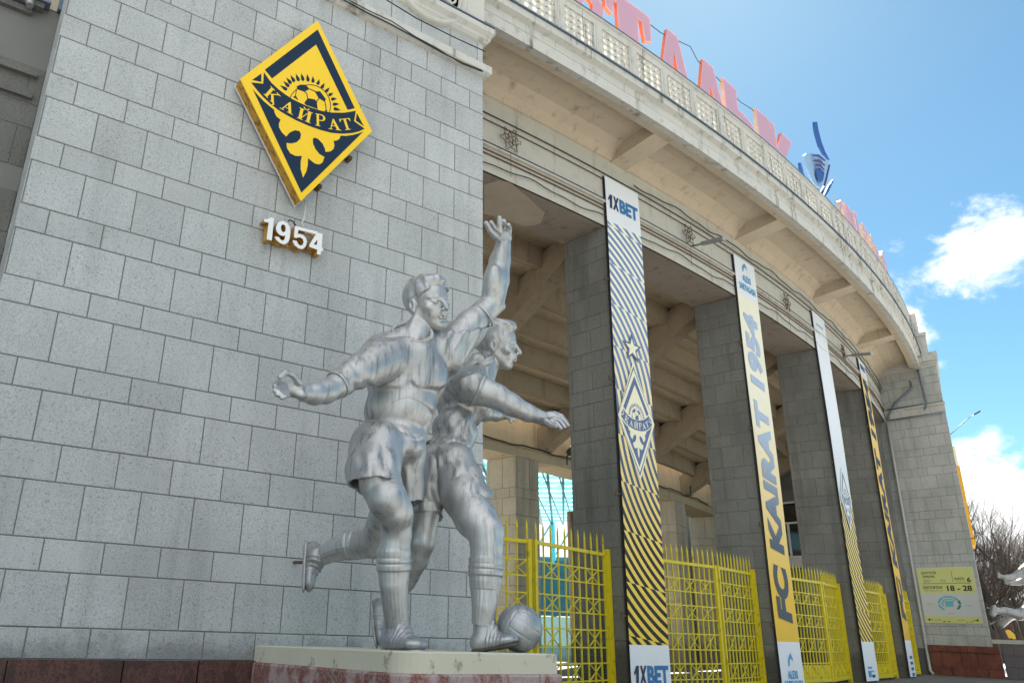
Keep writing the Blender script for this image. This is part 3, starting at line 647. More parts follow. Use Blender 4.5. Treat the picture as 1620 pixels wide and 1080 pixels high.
# the rod that ties the trailing foot to the wall is built with the statue
# ------------------------------------------------------------------ banners
def banner_mat(name, kind, W, H, vt, vb):
    """printed sheet; u across in metres, v up in metres. vt, vb: limits of the printed field"""
    t = NT(name, .55, spec=.3); uv = t.N.new('ShaderNodeUVMap').outputs[0]
    sp = t.N.new('ShaderNodeSeparateXYZ'); t.link(uv, sp.inputs[0]); u, v = sp.outputs[0], sp.outputs[1]
    inside = t.math('MULTIPLY', t.math('LESS_THAN', v, vt), t.math('GREATER_THAN', v, vb))
    g = t.ramp(v, vb, vt)          # 0 bottom .. 1 top : sun glare painted into the print, yellow paling to cream
    if kind == 'stripes' or kind == 'halfstripes':
        lim = vt if kind == 'stripes' else vb+.42*(vt-vb)
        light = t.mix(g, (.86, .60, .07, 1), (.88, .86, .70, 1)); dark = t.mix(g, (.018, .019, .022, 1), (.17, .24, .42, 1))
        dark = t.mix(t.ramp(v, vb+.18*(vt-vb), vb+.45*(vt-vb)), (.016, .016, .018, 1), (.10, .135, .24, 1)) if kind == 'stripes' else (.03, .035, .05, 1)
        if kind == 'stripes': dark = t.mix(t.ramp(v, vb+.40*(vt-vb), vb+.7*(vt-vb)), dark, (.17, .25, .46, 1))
        mid = vb+.5*(vt-vb); row = t.math('FLOOR', t.math('DIVIDE', t.math('ADD', v, t.math('MULTIPLY', u, .12)), 1.12))
        up_ = t.math('GREATER_THAN', v, mid)
        cx_ = t.math('ADD', t.math('MULTIPLY', up_, -2.6-(W+2.6)), W+2.6)
        du = t.math('SUBTRACT', u, cx_); dv = t.math('SUBTRACT', v, mid)
        r = t.math('SQRT', t.math('ADD', t.math('MULTIPLY', du, du), t.math('MULTIPLY', dv, dv)))
        ph = t.math('ADD', t.math('DIVIDE', r, .20), t.math('MULTIPLY', row, .5))
        st = t.math('GREATER_THAN', t.math('FRACT', ph), .5)
        c = t.mix(st, light, dark)
        if kind == 'halfstripes':
            c2 = t.mix(t.ramp(v, lim-.5, vt-2.5), (.62, .68, .74, 1), (.80, .82, .88, 1)); c = t.mix(t.math('GREATER_THAN', v, lim), c, c2)
    else:
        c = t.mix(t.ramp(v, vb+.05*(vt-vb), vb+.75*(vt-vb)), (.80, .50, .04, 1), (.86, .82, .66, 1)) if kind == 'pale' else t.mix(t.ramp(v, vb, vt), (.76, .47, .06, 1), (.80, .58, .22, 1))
    c = t.mix(inside, (.78, .80, .84, 1), c)
    c = t.mix(t.ramp(t.noise(1.6, 5), .5, .8, 0, .12), c, (.3, .28, .25, 1)); t.color(c); t.bump(t.noise(2.2, 3, stretch=(1, 1, .25)), .25, .02)
    return t.m
M['text_blue'] = plain('blue print', (.03, .17, .42, 1), .5); M['text_navy'] = plain('navy print', (.015, .035, .10, 1), .5)
M['text_sky'] = plain('sky blue print', (.04, .33, .62, 1), .5)
class Ban: pass
def make_banner(label, px_l, px_r, R, z0, z1, kind, zt, zb, a0, a1):
    b = Ban(); b.root = thing('banner', label, 'banner', pol((a0+a1)/2, R), 'tall printed banners on the pillars')
    A, B = pol(a0, R), pol(a1, R); W = (B-A).length; H = z1-z0; ux = (B-A)/W; n = Vector((ux.y, -ux.x, 0))
    b.W, b.H, b.z0 = W, H, z0
    def to3(u, v, o=0.0):
        u = min(max(u, 0), W); rip = .010*math.sin(v*.9+a0)+.003*math.sin(u*2+v*.5)
        return A+ux*u+Vector((0, 0, z0+v))+n*(o+rip)
    b.to3 = to3; b.n = n; b.flat = lambda u, v, o=0.0: A+ux*min(max(u, 0), W)+Vector((0, 0, z0+v))+n*(o+.006)
    nu, nv = 6, 60; me = MB(); rows = [[to3(W*i/nu, H*j/nv) for i in range(nu+1)] for j in range(nv+1)]
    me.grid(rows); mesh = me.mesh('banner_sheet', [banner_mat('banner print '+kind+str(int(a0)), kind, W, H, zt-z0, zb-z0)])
    uvl = mesh.uv_layers.new(name='UVMap'); k = nu+1
    for poly in mesh.polygons:
        for li in poly.loop_indices:
            vi = mesh.loops[li].vertex_index; uvl.data[li].uv = (W*(vi % k)/nu, H*(vi//k)/nv)
    o = bpy.data.objects.new('banner_sheet', mesh); C.objects.link(o); o.parent = b.root; o.matrix_parent_inverse = b.root.matrix_world.inverted()
    m = MB(); m.bar(to3(-.03, .02, -.05), to3(-.03, H, -.05), .035); m.build('edge_batten', [M['black']], b.root)
    for v in [H*.12, H*.33, H*.55, H*.76]:
        m = MB(); m.bar(to3(0, v, -.05)-ux*.16, to3(.0, v, -.05), .03); m.bar(to3(0, v-.06, -.06)-ux*.16, to3(0, v+.07, -.06)-ux*.13, .025); m.build('clamp', [M['rusty']], b.root)
    return b
RBn = 86.16
zt1 = at_R(958, 347, RBn)[1]; zb1 = at_R(998, 1019, RBn)[1]
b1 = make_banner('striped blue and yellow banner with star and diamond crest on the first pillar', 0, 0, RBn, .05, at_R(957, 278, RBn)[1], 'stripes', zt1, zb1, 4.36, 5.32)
zt2 = at_R(1166, 462, RBn)[1]; zb2 = at_R(1228, 1014, RBn)[1]
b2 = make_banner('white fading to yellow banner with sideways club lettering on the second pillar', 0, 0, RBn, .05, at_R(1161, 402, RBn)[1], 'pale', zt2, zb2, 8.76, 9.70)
zt3 = at_R(1292, 530, RBn)[1]; zb3 = at_R(1362, 1014, RBn)[1]
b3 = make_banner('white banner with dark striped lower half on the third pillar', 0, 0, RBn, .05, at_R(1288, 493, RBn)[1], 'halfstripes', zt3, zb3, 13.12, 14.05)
zt4 = at_R(1362, 592, RBn)[1]; zb4 = at_R(1432, 1012, RBn)[1]
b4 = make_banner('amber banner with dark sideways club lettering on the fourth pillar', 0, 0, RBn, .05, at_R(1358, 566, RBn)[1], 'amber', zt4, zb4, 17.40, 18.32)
for b in (b1, b2, b3, b4): pass
def bt(b, name, body, u0, u1, v0, v1, mats, **k): return text_part(name, body, lambda x, y: b.to3(x, y, .012), u0, u1, v0, v1, b.n, .003, mats, b.root, **k)
def bt_up(b, name, body, u0, u1, v0, v1, mats, **k):      # reads upwards: text x -> v, text y -> -u
    return text_part(name, body, lambda x, y: b.to3(u1-(y-0)*(u1-u0), v0+x*(v1-v0), .012), 0, 1, 0, 1, b.n, .003, mats, b.root, **k)
W = b1.W; zz1 = at_R(962, 330, RBn)[1]-.05
def onex(b, u0, u1, v0, v1):
    w = (u1-u0)*.16; m = MB(); P = [(-.1, .62), (.38, 1.0), (.78, 1.0), (.62, 0), (.18, 0), (.30, .70), (.0, .50)]
    m.slab([[(u0+w*x, v0+(v1-v0)*y) for x, y in P]], lambda x, y: b.to3(x, y, .012), b.n, .003); fixn(m.build('sponsor_print', [M['text_navy']], b.root))
    bt(b, 'sponsor_print', 'X', u0+w*.85, u0+w*2.15, v0, v1, [M['text_navy']], bold=.05, shear=.15); bt(b, 'sponsor_print', 'BET', u0+w*2.3, u1, v0, v1, [M['text_blue']], bold=.04)
onex(b1, .10, W-.10, at_R(961, 326, RBn)[1]-.07, at_R(961, 311, RBn)[1]+.05)
vb_ = zb1-.05
onex(b1, .12, W-.10, vb_-.80, vb_-.42)
# crest on banner one and three
kx0, kx1 = min(k[0] for k in ks), max(k[0] for k in ks); kz0, kz1 = min(k[1] for k in ks), max(k[1] for k in ks)
ang_t = math.atan2(ks[0][0]-ks[2][0], ks[0][1]-ks[2][1])   # the sign hangs a little skewed; straighten for the print
def norm_art(p):
    x, z = XZ(*p); x -= (ks[0][0]+ks[2][0])/2; z -= (ks[0][1]+ks[2][1])/2
    ca, sa = math.cos(ang_t), math.sin(ang_t); x, z = x*ca-z*sa, x*sa+z*ca
    hw = (ks[1][0]-ks[3][0])/2; hh = math.hypot(ks[0][0]-ks[2][0], ks[0][1]-ks[2][1])/2
    return x/hw, z/hh
def crest(b, vc, hh, hw, mats, outline=True, lay=.012):
    dm = MB(); lm = MB(); uc = b.W/2
    def put(mb, rings, th, o=lay): mb.slab(rings, lambda x, y: b.flat(x, y, o), b.n, th)
    k = [norm_art(q) for q in KITE]
    def S(f): return [(uc+hw*x*f, vc+hh*z*f) for x, z in k]
    if outline:
        put(lm, [S(1.10)], .0010); put(dm, [S(1.02)], .0018)
        put(lm, [S(.955)], .0024)
    else: put(lm, [S(1.0)], .0024)
    for rings, la, ck in ART:
        rr_ = [[(uc+hw*.93*norm_art(q)[0], vc+hh*.93*norm_art(q)[1]) for q in r] for r in rings]
        put(dm if ck == 'd' else lm, rr_, .0032+la*.0008)
    fixn(dm.build('crest_print', [mats[0]], b.root)); fixn(lm.build('crest_print', [mats[1]], b.root))
M['slate'] = plain('slate blue print', (.11, .155, .30, 1), .5, var=.05); M['cream'] = plain('cream print', (.87, .81, .60, 1), .5, var=.03)
v1 = at_R(1002, 573, RBn)[1]-.05; v0 = at_R(1014, 761, RBn)[1]-.05
crest(b1, (v0+v1)/2, (v1-v0)/2/1.1, W*.54, (M['slate'], M['cream']))
m = MB(); vs = at_R(999, 551, RBn)[1]-.05
star = lambda R_, r_: [((W*.5)+(R_ if i % 2 == 0 else r_)*math.sin(math.pi*i/5), vs+(R_ if i % 2 == 0 else r_)*math.cos(math.pi*i/5)) for i in range(10)]
m.slab([star(.40, .18)], lambda x, y: b1.flat(x, y, .012), b1.n, .002); fixn(m.build('star_outline', [M['slate']], b1.root))
m = MB(); m.slab([star(.28, .115)], lambda x, y: b1.flat(x, y, .016), b1.n, .002); fixn(m.build('star', [M['cream']], b1.root))
# banner two lettering
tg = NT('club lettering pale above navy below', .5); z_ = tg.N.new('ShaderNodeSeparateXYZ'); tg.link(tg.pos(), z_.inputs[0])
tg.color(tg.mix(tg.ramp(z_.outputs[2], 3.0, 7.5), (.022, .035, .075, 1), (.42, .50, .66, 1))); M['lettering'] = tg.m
va = at_R(1245, 985, RBn)[1]-.05; vc_ = at_R(1185, 497, RBn)[1]-.05
bt_up(b2, 'club_lettering', 'FC KAIRAT 1954', .25, b2.W-.25, va, vc_, [M['lettering']], bold=.056, shear=.14, space=1.06)
bt(b2, 'sponsor_print', 'ALEXI', .45, b2.W-.42, zt2-.05+.55, zt2-.05+.78, [M['text_sky']], bold=.012)
bt(b2, 'sponsor_print', 'SARYAGASH', .18, b2.W-.15, zt2-.05+.22, zt2-.05+.45, [M['text_sky']], bold=.012)
vbb = zb2-.05
bt(b2, 'sponsor_print', 'ALEXI', .40, b2.W-.42, vbb-.92, vbb-.72, [M['text_sky']], bold=.02)
bt(b2, 'sponsor_print', 'SARYAGASH', .16, b2.W-.15, vbb-1.16, vbb-.96, [M['text_sky']], bold=.02)
def leap(b, uc, vc, s):
    m = MB(); pts = [(-.5, -.55), (-.42, .0), (-.15, .38), (.1, .45), (.22, .62), (.3, .42), (.5, .15), (.56, -.15), (.42, .0), (.2, .12), (.0, .1), (-.2, -.15), (-.28, -.5)]
    m.slab([[(uc+s*x, vc+s*y) for x, y in pts]], lambda x, y: b.to3(x, y, .012), b.n, .002); return fixn(m.build('leaping_fish_print', [M['text_sky']], b.root))
leap(b2, b2.W*.46, zt2-.05+1.05, .30); leap(b2, b2.W*.46, vbb-.45, .30)
bt_up(b4, 'club_lettering', 'FC KAIRAT 1954', .24, b4.W-.24, at_R(1420, 982, RBn)[1], at_R(1369, 604, RBn)[1], [M['text_navy']], bold=.056, shear=.14, space=1.06)
m = MB()
for i in range(4):
    m.slab([[(b4.W*.35, zb4-1.3+i*.2), (b4.W*.75, zb4-1.3+i*.2), (b4.W*.75, zb4-1.2+i*.2), (b4.W*.35, zb4-1.2+i*.2)]], lambda x, y: b4.to3(x, y, .012), b4.n, .002)
fixn(m.build('sponsor_block_print', [M['text_blue']], b4.root))
onex(b4, .2, b4.W-.2, zt4+.25, zt4+.5)
v1 = at_R(1326, 745, RBn)[1]-.05; v0 = at_R(1345, 830, RBn)[1]-.05
crest(b3, (v0+v1)/2, (v1-v0)/2*1.25, b3.W*.46, (M['slate'], plain('pale print', (.72, .72, .66, 1), .5)), outline=False)
for u0, u1, vv, hh_, mt in ((.30, .75, zb3-.85, .05, 'text_sky'), (.30, .95, zb3-.95, .03, 'text_sky'), (.30, .60, zb3-1.10, .16, 'text_sky'), (.68, 1.0, zb3-1.12, .08, 'text_navy'), (.30, 1.05, zt3+.42, .05, 'text_sky')):
    m = MB(); m.slab([[(u0, vv), (u1, vv), (u1, vv+hh_), (u0, vv+hh_)]], lambda x, y: b3.to3(x, y, .012), b3.n, .002); fixn(m.build('small_print', [M[mt]], b3.root))
# ------------------------------------------------------------------ gates
tg = NT('yellow gate paint', .45, spec=.4); n1 = tg.noise(6, 6); tg.color(tg.mix(tg.ramp(n1, .55, .75), (.62, .50, .010, 1), (.33, .23, .02, 1))); M['gate'] = tg.m
def gate_leaf(root, A, B, zt, parent_name='gate_leaf', n=11, solid=.0):
    d = B-A; L = d.length; d /= L; up = Vector((0, 0, 1)); nn = Vector((d.y, -d.x, 0))
    fr_ = MB(); b = .07
    P = lambda u, z, o=0.0: A+d*u+Vector((0, 0, z))+nn*o
    fr_.bar(P(.04, .08), P(.04, zt+.02), .085, up=d); fr_.bar(P(L-.04, .08), P(L-.04, zt+.02), .085, up=d)
    fr_.bar(P(.04, zt-.03), P(L-.04, zt-.03), .06, .07); fr_.bar(P(.04, .12), P(L-.04, .12), .05, .07)
    leaf = fr_.build(parent_name, [M['gate']], root)
    la = MB(); us = [.085+(L-.17)*i/(n-1) for i in range(n)]
    for u in us:
        la.bar(P(u, .12), P(u, zt+.22), .031, up=d)
    for (za, zb) in ((2.21, 2.51), (1.58, 1.89), (.9, 1.25), (.25, .59)):
        la.bar(P(.08, za), P(L-.08, za), .028); la.bar(P(.08, zb), P(L-.08, zb), .028)
        for i in range(1, n-2, 3):
            u0, u1 = us[i]+.01, us[i+1]+(us[i+1]-us[i])*.0+(us[1]-us[0])-.01
            uc, zc_ = (u0+u1)/2, (za+zb)/2
            for (p, q) in (((u0, za), (u1, zb)), ((u0, zb), (u1, za))): la.bar(P(p[0], p[1], .006), P(q[0], q[1], .006), .020)
            la.tube([P(uc+.045*math.cos(t_), zc_+.045*math.sin(t_), .006) for t_ in [2*math.pi*k/10 for k in range(11)]], .008, 4, cap=False)
    la.build('lattice', [M['gate']], leaf)
    for u in us:
        sp = MB(); sp.grid([[P(u-.010, zt+.20, -.010), P(u+.010, zt+.20, -.010), P(u+.010, zt+.20, .010), P(u-.010, zt+.20, .010)], [P(u-.028, zt+.25, -.01), P(u+.028, zt+.25, -.01), P(u+.028, zt+.25, .01), P(u-.028, zt+.25, .01)], [P(u-.001, zt+.42, -.001), P(u+.001, zt+.42, -.001), P(u+.001, zt+.42, .001), P(u-.001, zt+.42, .001)]], close=True, smooth=False); sp.build('spearhead', [M['gate']], leaf)
    if solid:
        s_ = MB(); s_.obox(P(.06, .12, -.012), d*(L-.12), nn*.012, up*solid); s_.build('kick_plate', [M['gate']], leaf)
    return leaf
bays = [(.12, 2.28, 4.37), (5.30, 7.04, 8.78), (9.70, 11.43, 13.16), (14.07, 15.75, 17.44), (18.34, 19.95, 21.55)]
GL = ['yellow lattice double gate beside the statue, left leaf swung in', 'yellow lattice double gate between the striped banner and the pale lettered banner', 'yellow lattice double gate with kick plate between the second and third pillars', 'yellow lattice double gate between the third and fourth pillars', 'yellow lattice gate in the last bay beside the far tower']
for i, (a0, am, a1) in enumerate(bays):
    root = thing('yellow_gate', GL[i], 'gate', pol(am, 86.0), 'yellow gates between the pillars')
    Rm = 86.35 if i == 0 else 86.0
    R0 = 85.95; R1 = 85.7
    gate_leaf(root, pol(a0+.10, R0), pol(am-.03, Rm), 2.9, solid=(0 if i < 2 else .42), n=11 if i else 13)
    gate_leaf(root, pol(am+.03, Rm), pol(a1-.09, R1), 2.9, solid=(0 if i < 2 else .42))
    m = MB(); m.bar(pol(a1-.05, R1, .0), pol(a1-.05, R1, 3.0), .11, up=Vector((1, 0, 0))); m.build('hinge_post', [M['gate']], root)
    m = MB(); m.bar(pol(a0+.05, R0, .0), pol(a0+.05, R0, 3.0), .11, up=Vector((1, 0, 0))); m.build('hinge_post', [M['gate']], root)
# ------------------------------------------------------------------ sculpture group: implicit surfaces meshed with surface nets
NPR, NPU, NPF = np.array(RIGHT), np.array(UP), np.array(FWD); NPE = np.array(EYE)
def ztop(y): return .984-.0211*(y-6.5)           # the slab leans back a little
def W3(px, py, y): return np.array(at_y(px, py, y))
def WS(px, y, h=0.0):                            # standing point: pixel column at distance y, height h over the slab
    d = ray(px, 1015); p = np.array(EYE+d*(y/d.y)); p[2] = ztop(y)+h; return p
def rad(r, P): return r*float(np.dot(np.asarray(P)-NPE, NPF))/FPX
def unit(v): v = np.asarray(v, float); return v/np.linalg.norm(v)
class Field:
    def __init__(s, h): s.h = h; s.p = []
    def cap(s, a, b, ra, rb, k=.03, op=1):       # tapered capsule
        a = np.asarray(a, float); b = np.asarray(b, float)
        def f(X):
            ab = b-a; t = np.clip(((X-a)@ab)/max(ab@ab, 1e-9), 0, 1); return np.linalg.norm(X-a-t[..., None]*ab, axis=-1)-(ra+(rb-ra)*t)
        R = max(ra, rb); s.p.append((f, np.minimum(a, b)-R, np.maximum(a, b)+R, k, op)); return s
    def pc(s, pts, k=.03, op=1):                 # chain from (px,py,y,rpx)
        W = [(W3(x, y, d), r) for x, y, d, r in pts]
        for (a, ra), (b, rb) in zip(W[:-1], W[1:]): s.cap(a, b, rad(ra, a), rad(rb, b), k, op)
        return s
    def ell(s, c, r, ax=None, k=.03, op=1):
        c = np.asarray(c, float); r = np.asarray(r, float); A = np.array(ax if ax is not None else [NPR, NPU, -NPF])
        def f(X):
            q = (X-c)@A.T; k0 = np.linalg.norm(q/r, axis=-1); k1 = np.linalg.norm(q/(r*r), axis=-1); return k0*(k0-1)/np.maximum(k1, 1e-6)
        R = np.sqrt(((A*r[:, None])**2).sum(0)); s.p.append((f, c-R, c+R, k, op)); return s
    def pe(s, px, py, y, r, k=.03, op=1, ax=None):
        c = W3(px, py, y); f = rad(1, c); return s.ell(c, [r[0]*f, r[1]*f, r[2]*f], ax, k, op)
    def cut(s, p, n):                            # removes the half space along n
        p = np.asarray(p, float); n = unit(n); s.p.append((lambda X: -((X-p)@n), None, None, .0, 2)); return s
    def mesh(s):
        add = [q for q in s.p if q[4] == 1]; lo = np.min([q[1] for q in add], 0)-3*s.h; hi = np.max([q[2] for q in add], 0)+3*s.h
        n = np.ceil((hi-lo)/s.h).astype(int)+1; F = np.full(n, 9.0, np.float32)
        ax = [lo[i]+s.h*np.arange(n[i]) for i in range(3)]
        for f, a, b, k, op in s.p:
            if a is None: i0 = np.zeros(3, int); i1 = n
            else:
                m = k+2*s.h; i0 = np.clip(np.floor((a-m-lo)/s.h).astype(int), 0, n); i1 = np.clip(np.ceil((b+m-lo)/s.h).astype(int)+1, 0, n)
            if np.any(i1 <= i0): continue
            sl = tuple(slice(i0[j], i1[j]) for j in range(3))
            X = np.stack(np.meshgrid(*[ax[j][sl[j]] for j in range(3)], indexing='ij'), -1)
            d = f(X).astype(np.float32); G = F[sl]
            if op == 1: h_ = np.maximum(k-np.abs(G-d), 0)/max(k, 1e-6); F[sl] = np.minimum(G, d)-h_*h_*k*.25
            elif op == -1: h_ = np.maximum(k-np.abs(G+d), 0)/max(k, 1e-6); F[sl] = np.maximum(G, -d)+h_*h_*k*.25
            elif op == 2: F[sl] = np.maximum(G, -d)
        return nets(F, lo, s.h)
def nets(F, lo, h):
    S = F < 0; nx, ny, nz = F.shape
    c = np.zeros((nx-1, ny-1, nz-1), np.int8)
    for i in (0, 1):
        for j in (0, 1):
            for k in (0, 1): c += S[i:nx-1+i, j:ny-1+j, k:nz-1+k]
    act = (c > 0) & (c < 8); idx = np.full(act.shape, -1, np.int64); I = np.argwhere(act); idx[act] = np.arange(len(I))
    acc = np.zeros((len(I), 3)); cnt = np.zeros(len(I))
    for a in range(3):
        o = [b for b in range(3) if b != a]
        for u in (0, 1):
            for v in (0, 1):
                p = I.copy(); p[:, o[0]] += u; p[:, o[1]] += v; q = p.copy(); q[:, a] += 1
                f0 = F[p[:, 0], p[:, 1], p[:, 2]]; f1 = F[q[:, 0], q[:, 1], q[:, 2]]; m = (f0 < 0) != (f1 < 0)
                t = np.where(m, f0/np.where(m, f0-f1, 1), 0); pt = p.astype(float); pt[:, a] += t
                acc[m] += pt[m]; cnt[m] += 1
    V = lo+h*acc/cnt[:, None]; Q = []
    for a in range(3):
        b, c_ = (a+1) % 3, (a+2) % 3; sh = list(F.shape); sh[a] -= 1
        s0 = [slice(1, -1)]*3; s0[a] = slice(0, -1); s1 = list(s0); s1[a] = slice(1, None)
        d = S[tuple(s0)].astype(int)-S[tuple(s1)].astype(int); E = np.argwhere(d != 0); sg = d[tuple(E.T)]
        E[:, b] += 1; E[:, c_] += 1
        def g(db, dc): e = E.copy(); e[:, b] -= db; e[:, c_] -= dc; return idx[e[:, 0], e[:, 1], e[:, 2]]
        q = np.stack([g(1, 1), g(0, 1), g(0, 0), g(1, 0)], -1); q[sg < 0] = q[sg < 0][:, ::-1]; Q.append(q)
    Q = np.concatenate(Q); Q = Q[(Q >= 0).all(1)]; return V, Q
def vnorm(V, Q):
    n = np.cross(V[Q[:, 2]]-V[Q[:, 0]], V[Q[:, 3]]-V[Q[:, 1]]); N = np.zeros_like(V)
    for i in range(4): np.add.at(N, Q[:, i], n)
    return N/np.maximum(np.linalg.norm(N, axis=1), 1e-9)[:, None]
def smooth(V, Q, it=2, w=.5):
    for _ in range(it):
        A = np.zeros_like(V); c = np.zeros(len(V))
        for i in range(4):
            j = (i+1) % 4; np.add.at(A, Q[:, i], V[Q[:, j]]); np.add.at(A, Q[:, j], V[Q[:, i]]); np.add.at(c, Q[:, i], 1); np.add.at(c, Q[:, j], 1)
        V = V*(1-w)+w*A/c[:, None]
    return V
def add_mesh(name, parts, mat, parent, disp=None, sm=1):
    VV = []; QQ = []; k = 0
    for fl in parts:
        V, Q = fl.mesh() if isinstance(fl, Field) else fl
        if isinstance(fl, Field): V = smooth(V, Q, sm)
        if disp is not None: V = V+vnorm(V, Q)*disp(V)[:, None]
        VV.append(V); QQ.append(Q+k); k += len(V)
    V = np.concatenate(VV); Q = np.concatenate(QQ)
    me = bpy.data.meshes.new(name); me.vertices.add(len(V)); me.vertices.foreach_set('co', V.ravel()); me.loops.add(Q.size); me.loops.foreach_set('vertex_index', Q.ravel().astype(np.int32))
    me.polygons.add(len(Q)); me.polygons.foreach_set('loop_start', np.arange(0, Q.size, 4, dtype=np.int32)); me.polygons.foreach_set('loop_total', np.full(len(Q), 4, np.int32))
    me.polygons.foreach_set('use_smooth', np.ones(len(Q), bool)); me.materials.append(mat); me.update(); me.validate()
    o = bpy.data.objects.new(name, me); C.objects.link(o); o.parent = parent; o.matrix_parent_inverse = parent.matrix_world.inverted(); return o
def sweepq(rows, close=True):
    rows = np.array(rows); n, m = rows.shape[:2]; V = rows.reshape(-1, 3); Q = []
    for i in range(n-1):
        for j in range(m if close else m-1): j2 = (j+1) % m; Q.append((i*m+j, i*m+j2, (i+1)*m+j2, (i+1)*m+j))
    return V, np.array(Q)
# silver paint
def silver(name, dark=.5, base=(.52, .53, .54), metal=.66):
    t = NT(name, .36, metal)
    big = t.noise(1.6, 6, .6); st = t.noise(2.4, 8, .68, stretch=(6, 6, .35)); fine = t.noise(14, 7, .7); sp = t.noise(5.5, 8, .72)
    c = t.mix(t.ramp(big, .3, .7), tuple(b*.82 for b in base)+(1,), base+(1,))
    c = t.mix(t.math('MULTIPLY', t.ramp(st, .48, .66), dark), c, (.09, .088, .085, 1))
    c = t.mix(t.ramp(sp, .62, .70, 0, .45), c, (.50, .46, .36, 1))
    c = t.mix(t.ramp(fine, .60, .75, 0, .35), c, (.10, .10, .10, 1)); t.color(c)
    rg = t.ramp(fine, .3, .7, .36, .54); t.link(rg, t.b.inputs['Roughness']); t.bump(t.math('ADD', fine, st), .22, .012); return t.m
M['silver'] = silver('silver painted cast metal', .38); M['silver_cloth'] = silver('weathered silver cloth casting', .55, (.48, .49, .50)); M['silver_boot'] = silver('silver boots', .4, (.42, .44, .46)); M['sole'] = plain('dirty boot sole', (.10, .095, .09), .8, .2, var=.4, scale=8)
def head(field_h, ctr, hh, up, fwd, hair_front, root, tilt=0):
    """head about hh metres from chin to crown"""
    U = unit(up); Fv = unit(np.asarray(fwd)-U*np.dot(fwd, U)); Sv = np.cross(U, Fv); c = np.asarray(ctr)
    L = lambda x, y, z: c+hh*(Sv*x+U*y+Fv*z); ax = [Sv, U, Fv]; f = Field(field_h)
    e = lambda p, r, k=.04, op=1: f.ell(L(*p), [q*hh for q in r], ax, k*hh, op)
    cp = lambda a, b, ra, rb, k=.04, op=1: f.cap(L(*a), L(*b), ra*hh, rb*hh, k*hh, op)
    e((0, .12, -.07), (.345, .375, .42)); e((0, -.16, .09), (.265, .33, .285), .08)
    e((0, .12, .16), (.27, .24, .22), .06)
    cp((-.05, -.42, .235), (.05, -.42, .235), .085, .085, .08)
    for s in (-1, 1):
        cp((s*.235, -.17, -.02), (s*.09, -.41, .20), .075, .06, .08); e((s*.20, -.10, .22), (.085, .07, .09), .08)
        cp((s*.06, .055, .352), (s*.20, .06, .285), .034, .028, .04)
    for s in (-1, 1):
        e((s*.125, -.028, .425), (.080, .048, .105), .04, -1)
        e((s*.125, -.03, .315), (.060, .050, .060), .008)
        cp((s*.065, .0, .358), (s*.195, -.004, .315), .016, .014, .012); cp((s*.07, -.062, .345), (s*.185, -.058, .31), .011, .010, .012)
    cp((0, .03, .355), (0, -.13, .455), .034, .046, .035); e((0, -.165, .455), (.048, .042, .052), .03)
    for s in (-1, 1): e((s*.048, -.182, .415), (.034, .028, .036), .02)
    cp((-.05, -.235, .375), (.05, -.235, .375), .03, .03, .05)
    cp((-.085, -.283, .345), (0, -.274, .385), .018, .026, .014); cp((0, -.274, .385), (.085, -.283, .345), .026, .018, .014)
    cp((-.07, -.322, .340), (0, -.326, .372), .018, .030, .014); cp((0, -.326, .372), (.07, -.322, .340), .030, .018, .014)
    cp((-.10, -.300, .375), (.10, -.300, .375), .012, .012, .010, -1)
    e((0, -.372, .365), (.09, .025, .035), .03, -1)
    for s in (-1, 1):
        e((s*.335, -.03, -.04), (.055, .13, .085), .02); e((s*.385, -.005, -.02), (.030, .075, .045), .012, -1); e((s*.35, -.13, -.01), (.035, .04, .035), .02)
    # hair
    g = Field(field_h); ge = lambda p, r, k=.04, op=1: g.ell(L(*p), [q*hh for q in r], ax, k*hh, op)
    ge((0, .165, -.085), (.358, .378, .428)); ge((0, .36, .10), (.27, .15, .27), .08)
    for a in hair_front: ge(*a)
    ge((0, -.14, .47), (.50, .42, .52), .02, -1); ge((0, -.34, -.06), (.6, .27, .32), .03, -1)
    for s in (-1, 1): ge((s*.36, -.06, -.0), (.10, .17, .13), .02, -1)
    def hd(V):
        q = (V-c)/hh; x, y, z = q@Sv, q@U, q@Fv
        ph = np.sin(x*26+np.sin(z*7)*2.2+z*9+y*6)*.5+np.sin(x*47+z*21)*.3
        return hh*.016*ph
    return f, g, hd, L
def hand(f, wrist, palm, tipdirs, rp):
    pass
def fingers(f, chains, k=.006):
    for ch in chains: f.pc(ch, k)
def limb_frame(a, b, ref):
    d = unit(b-a); x = unit(ref-d*np.dot(ref, d)); return d, x, np.cross(d, x)
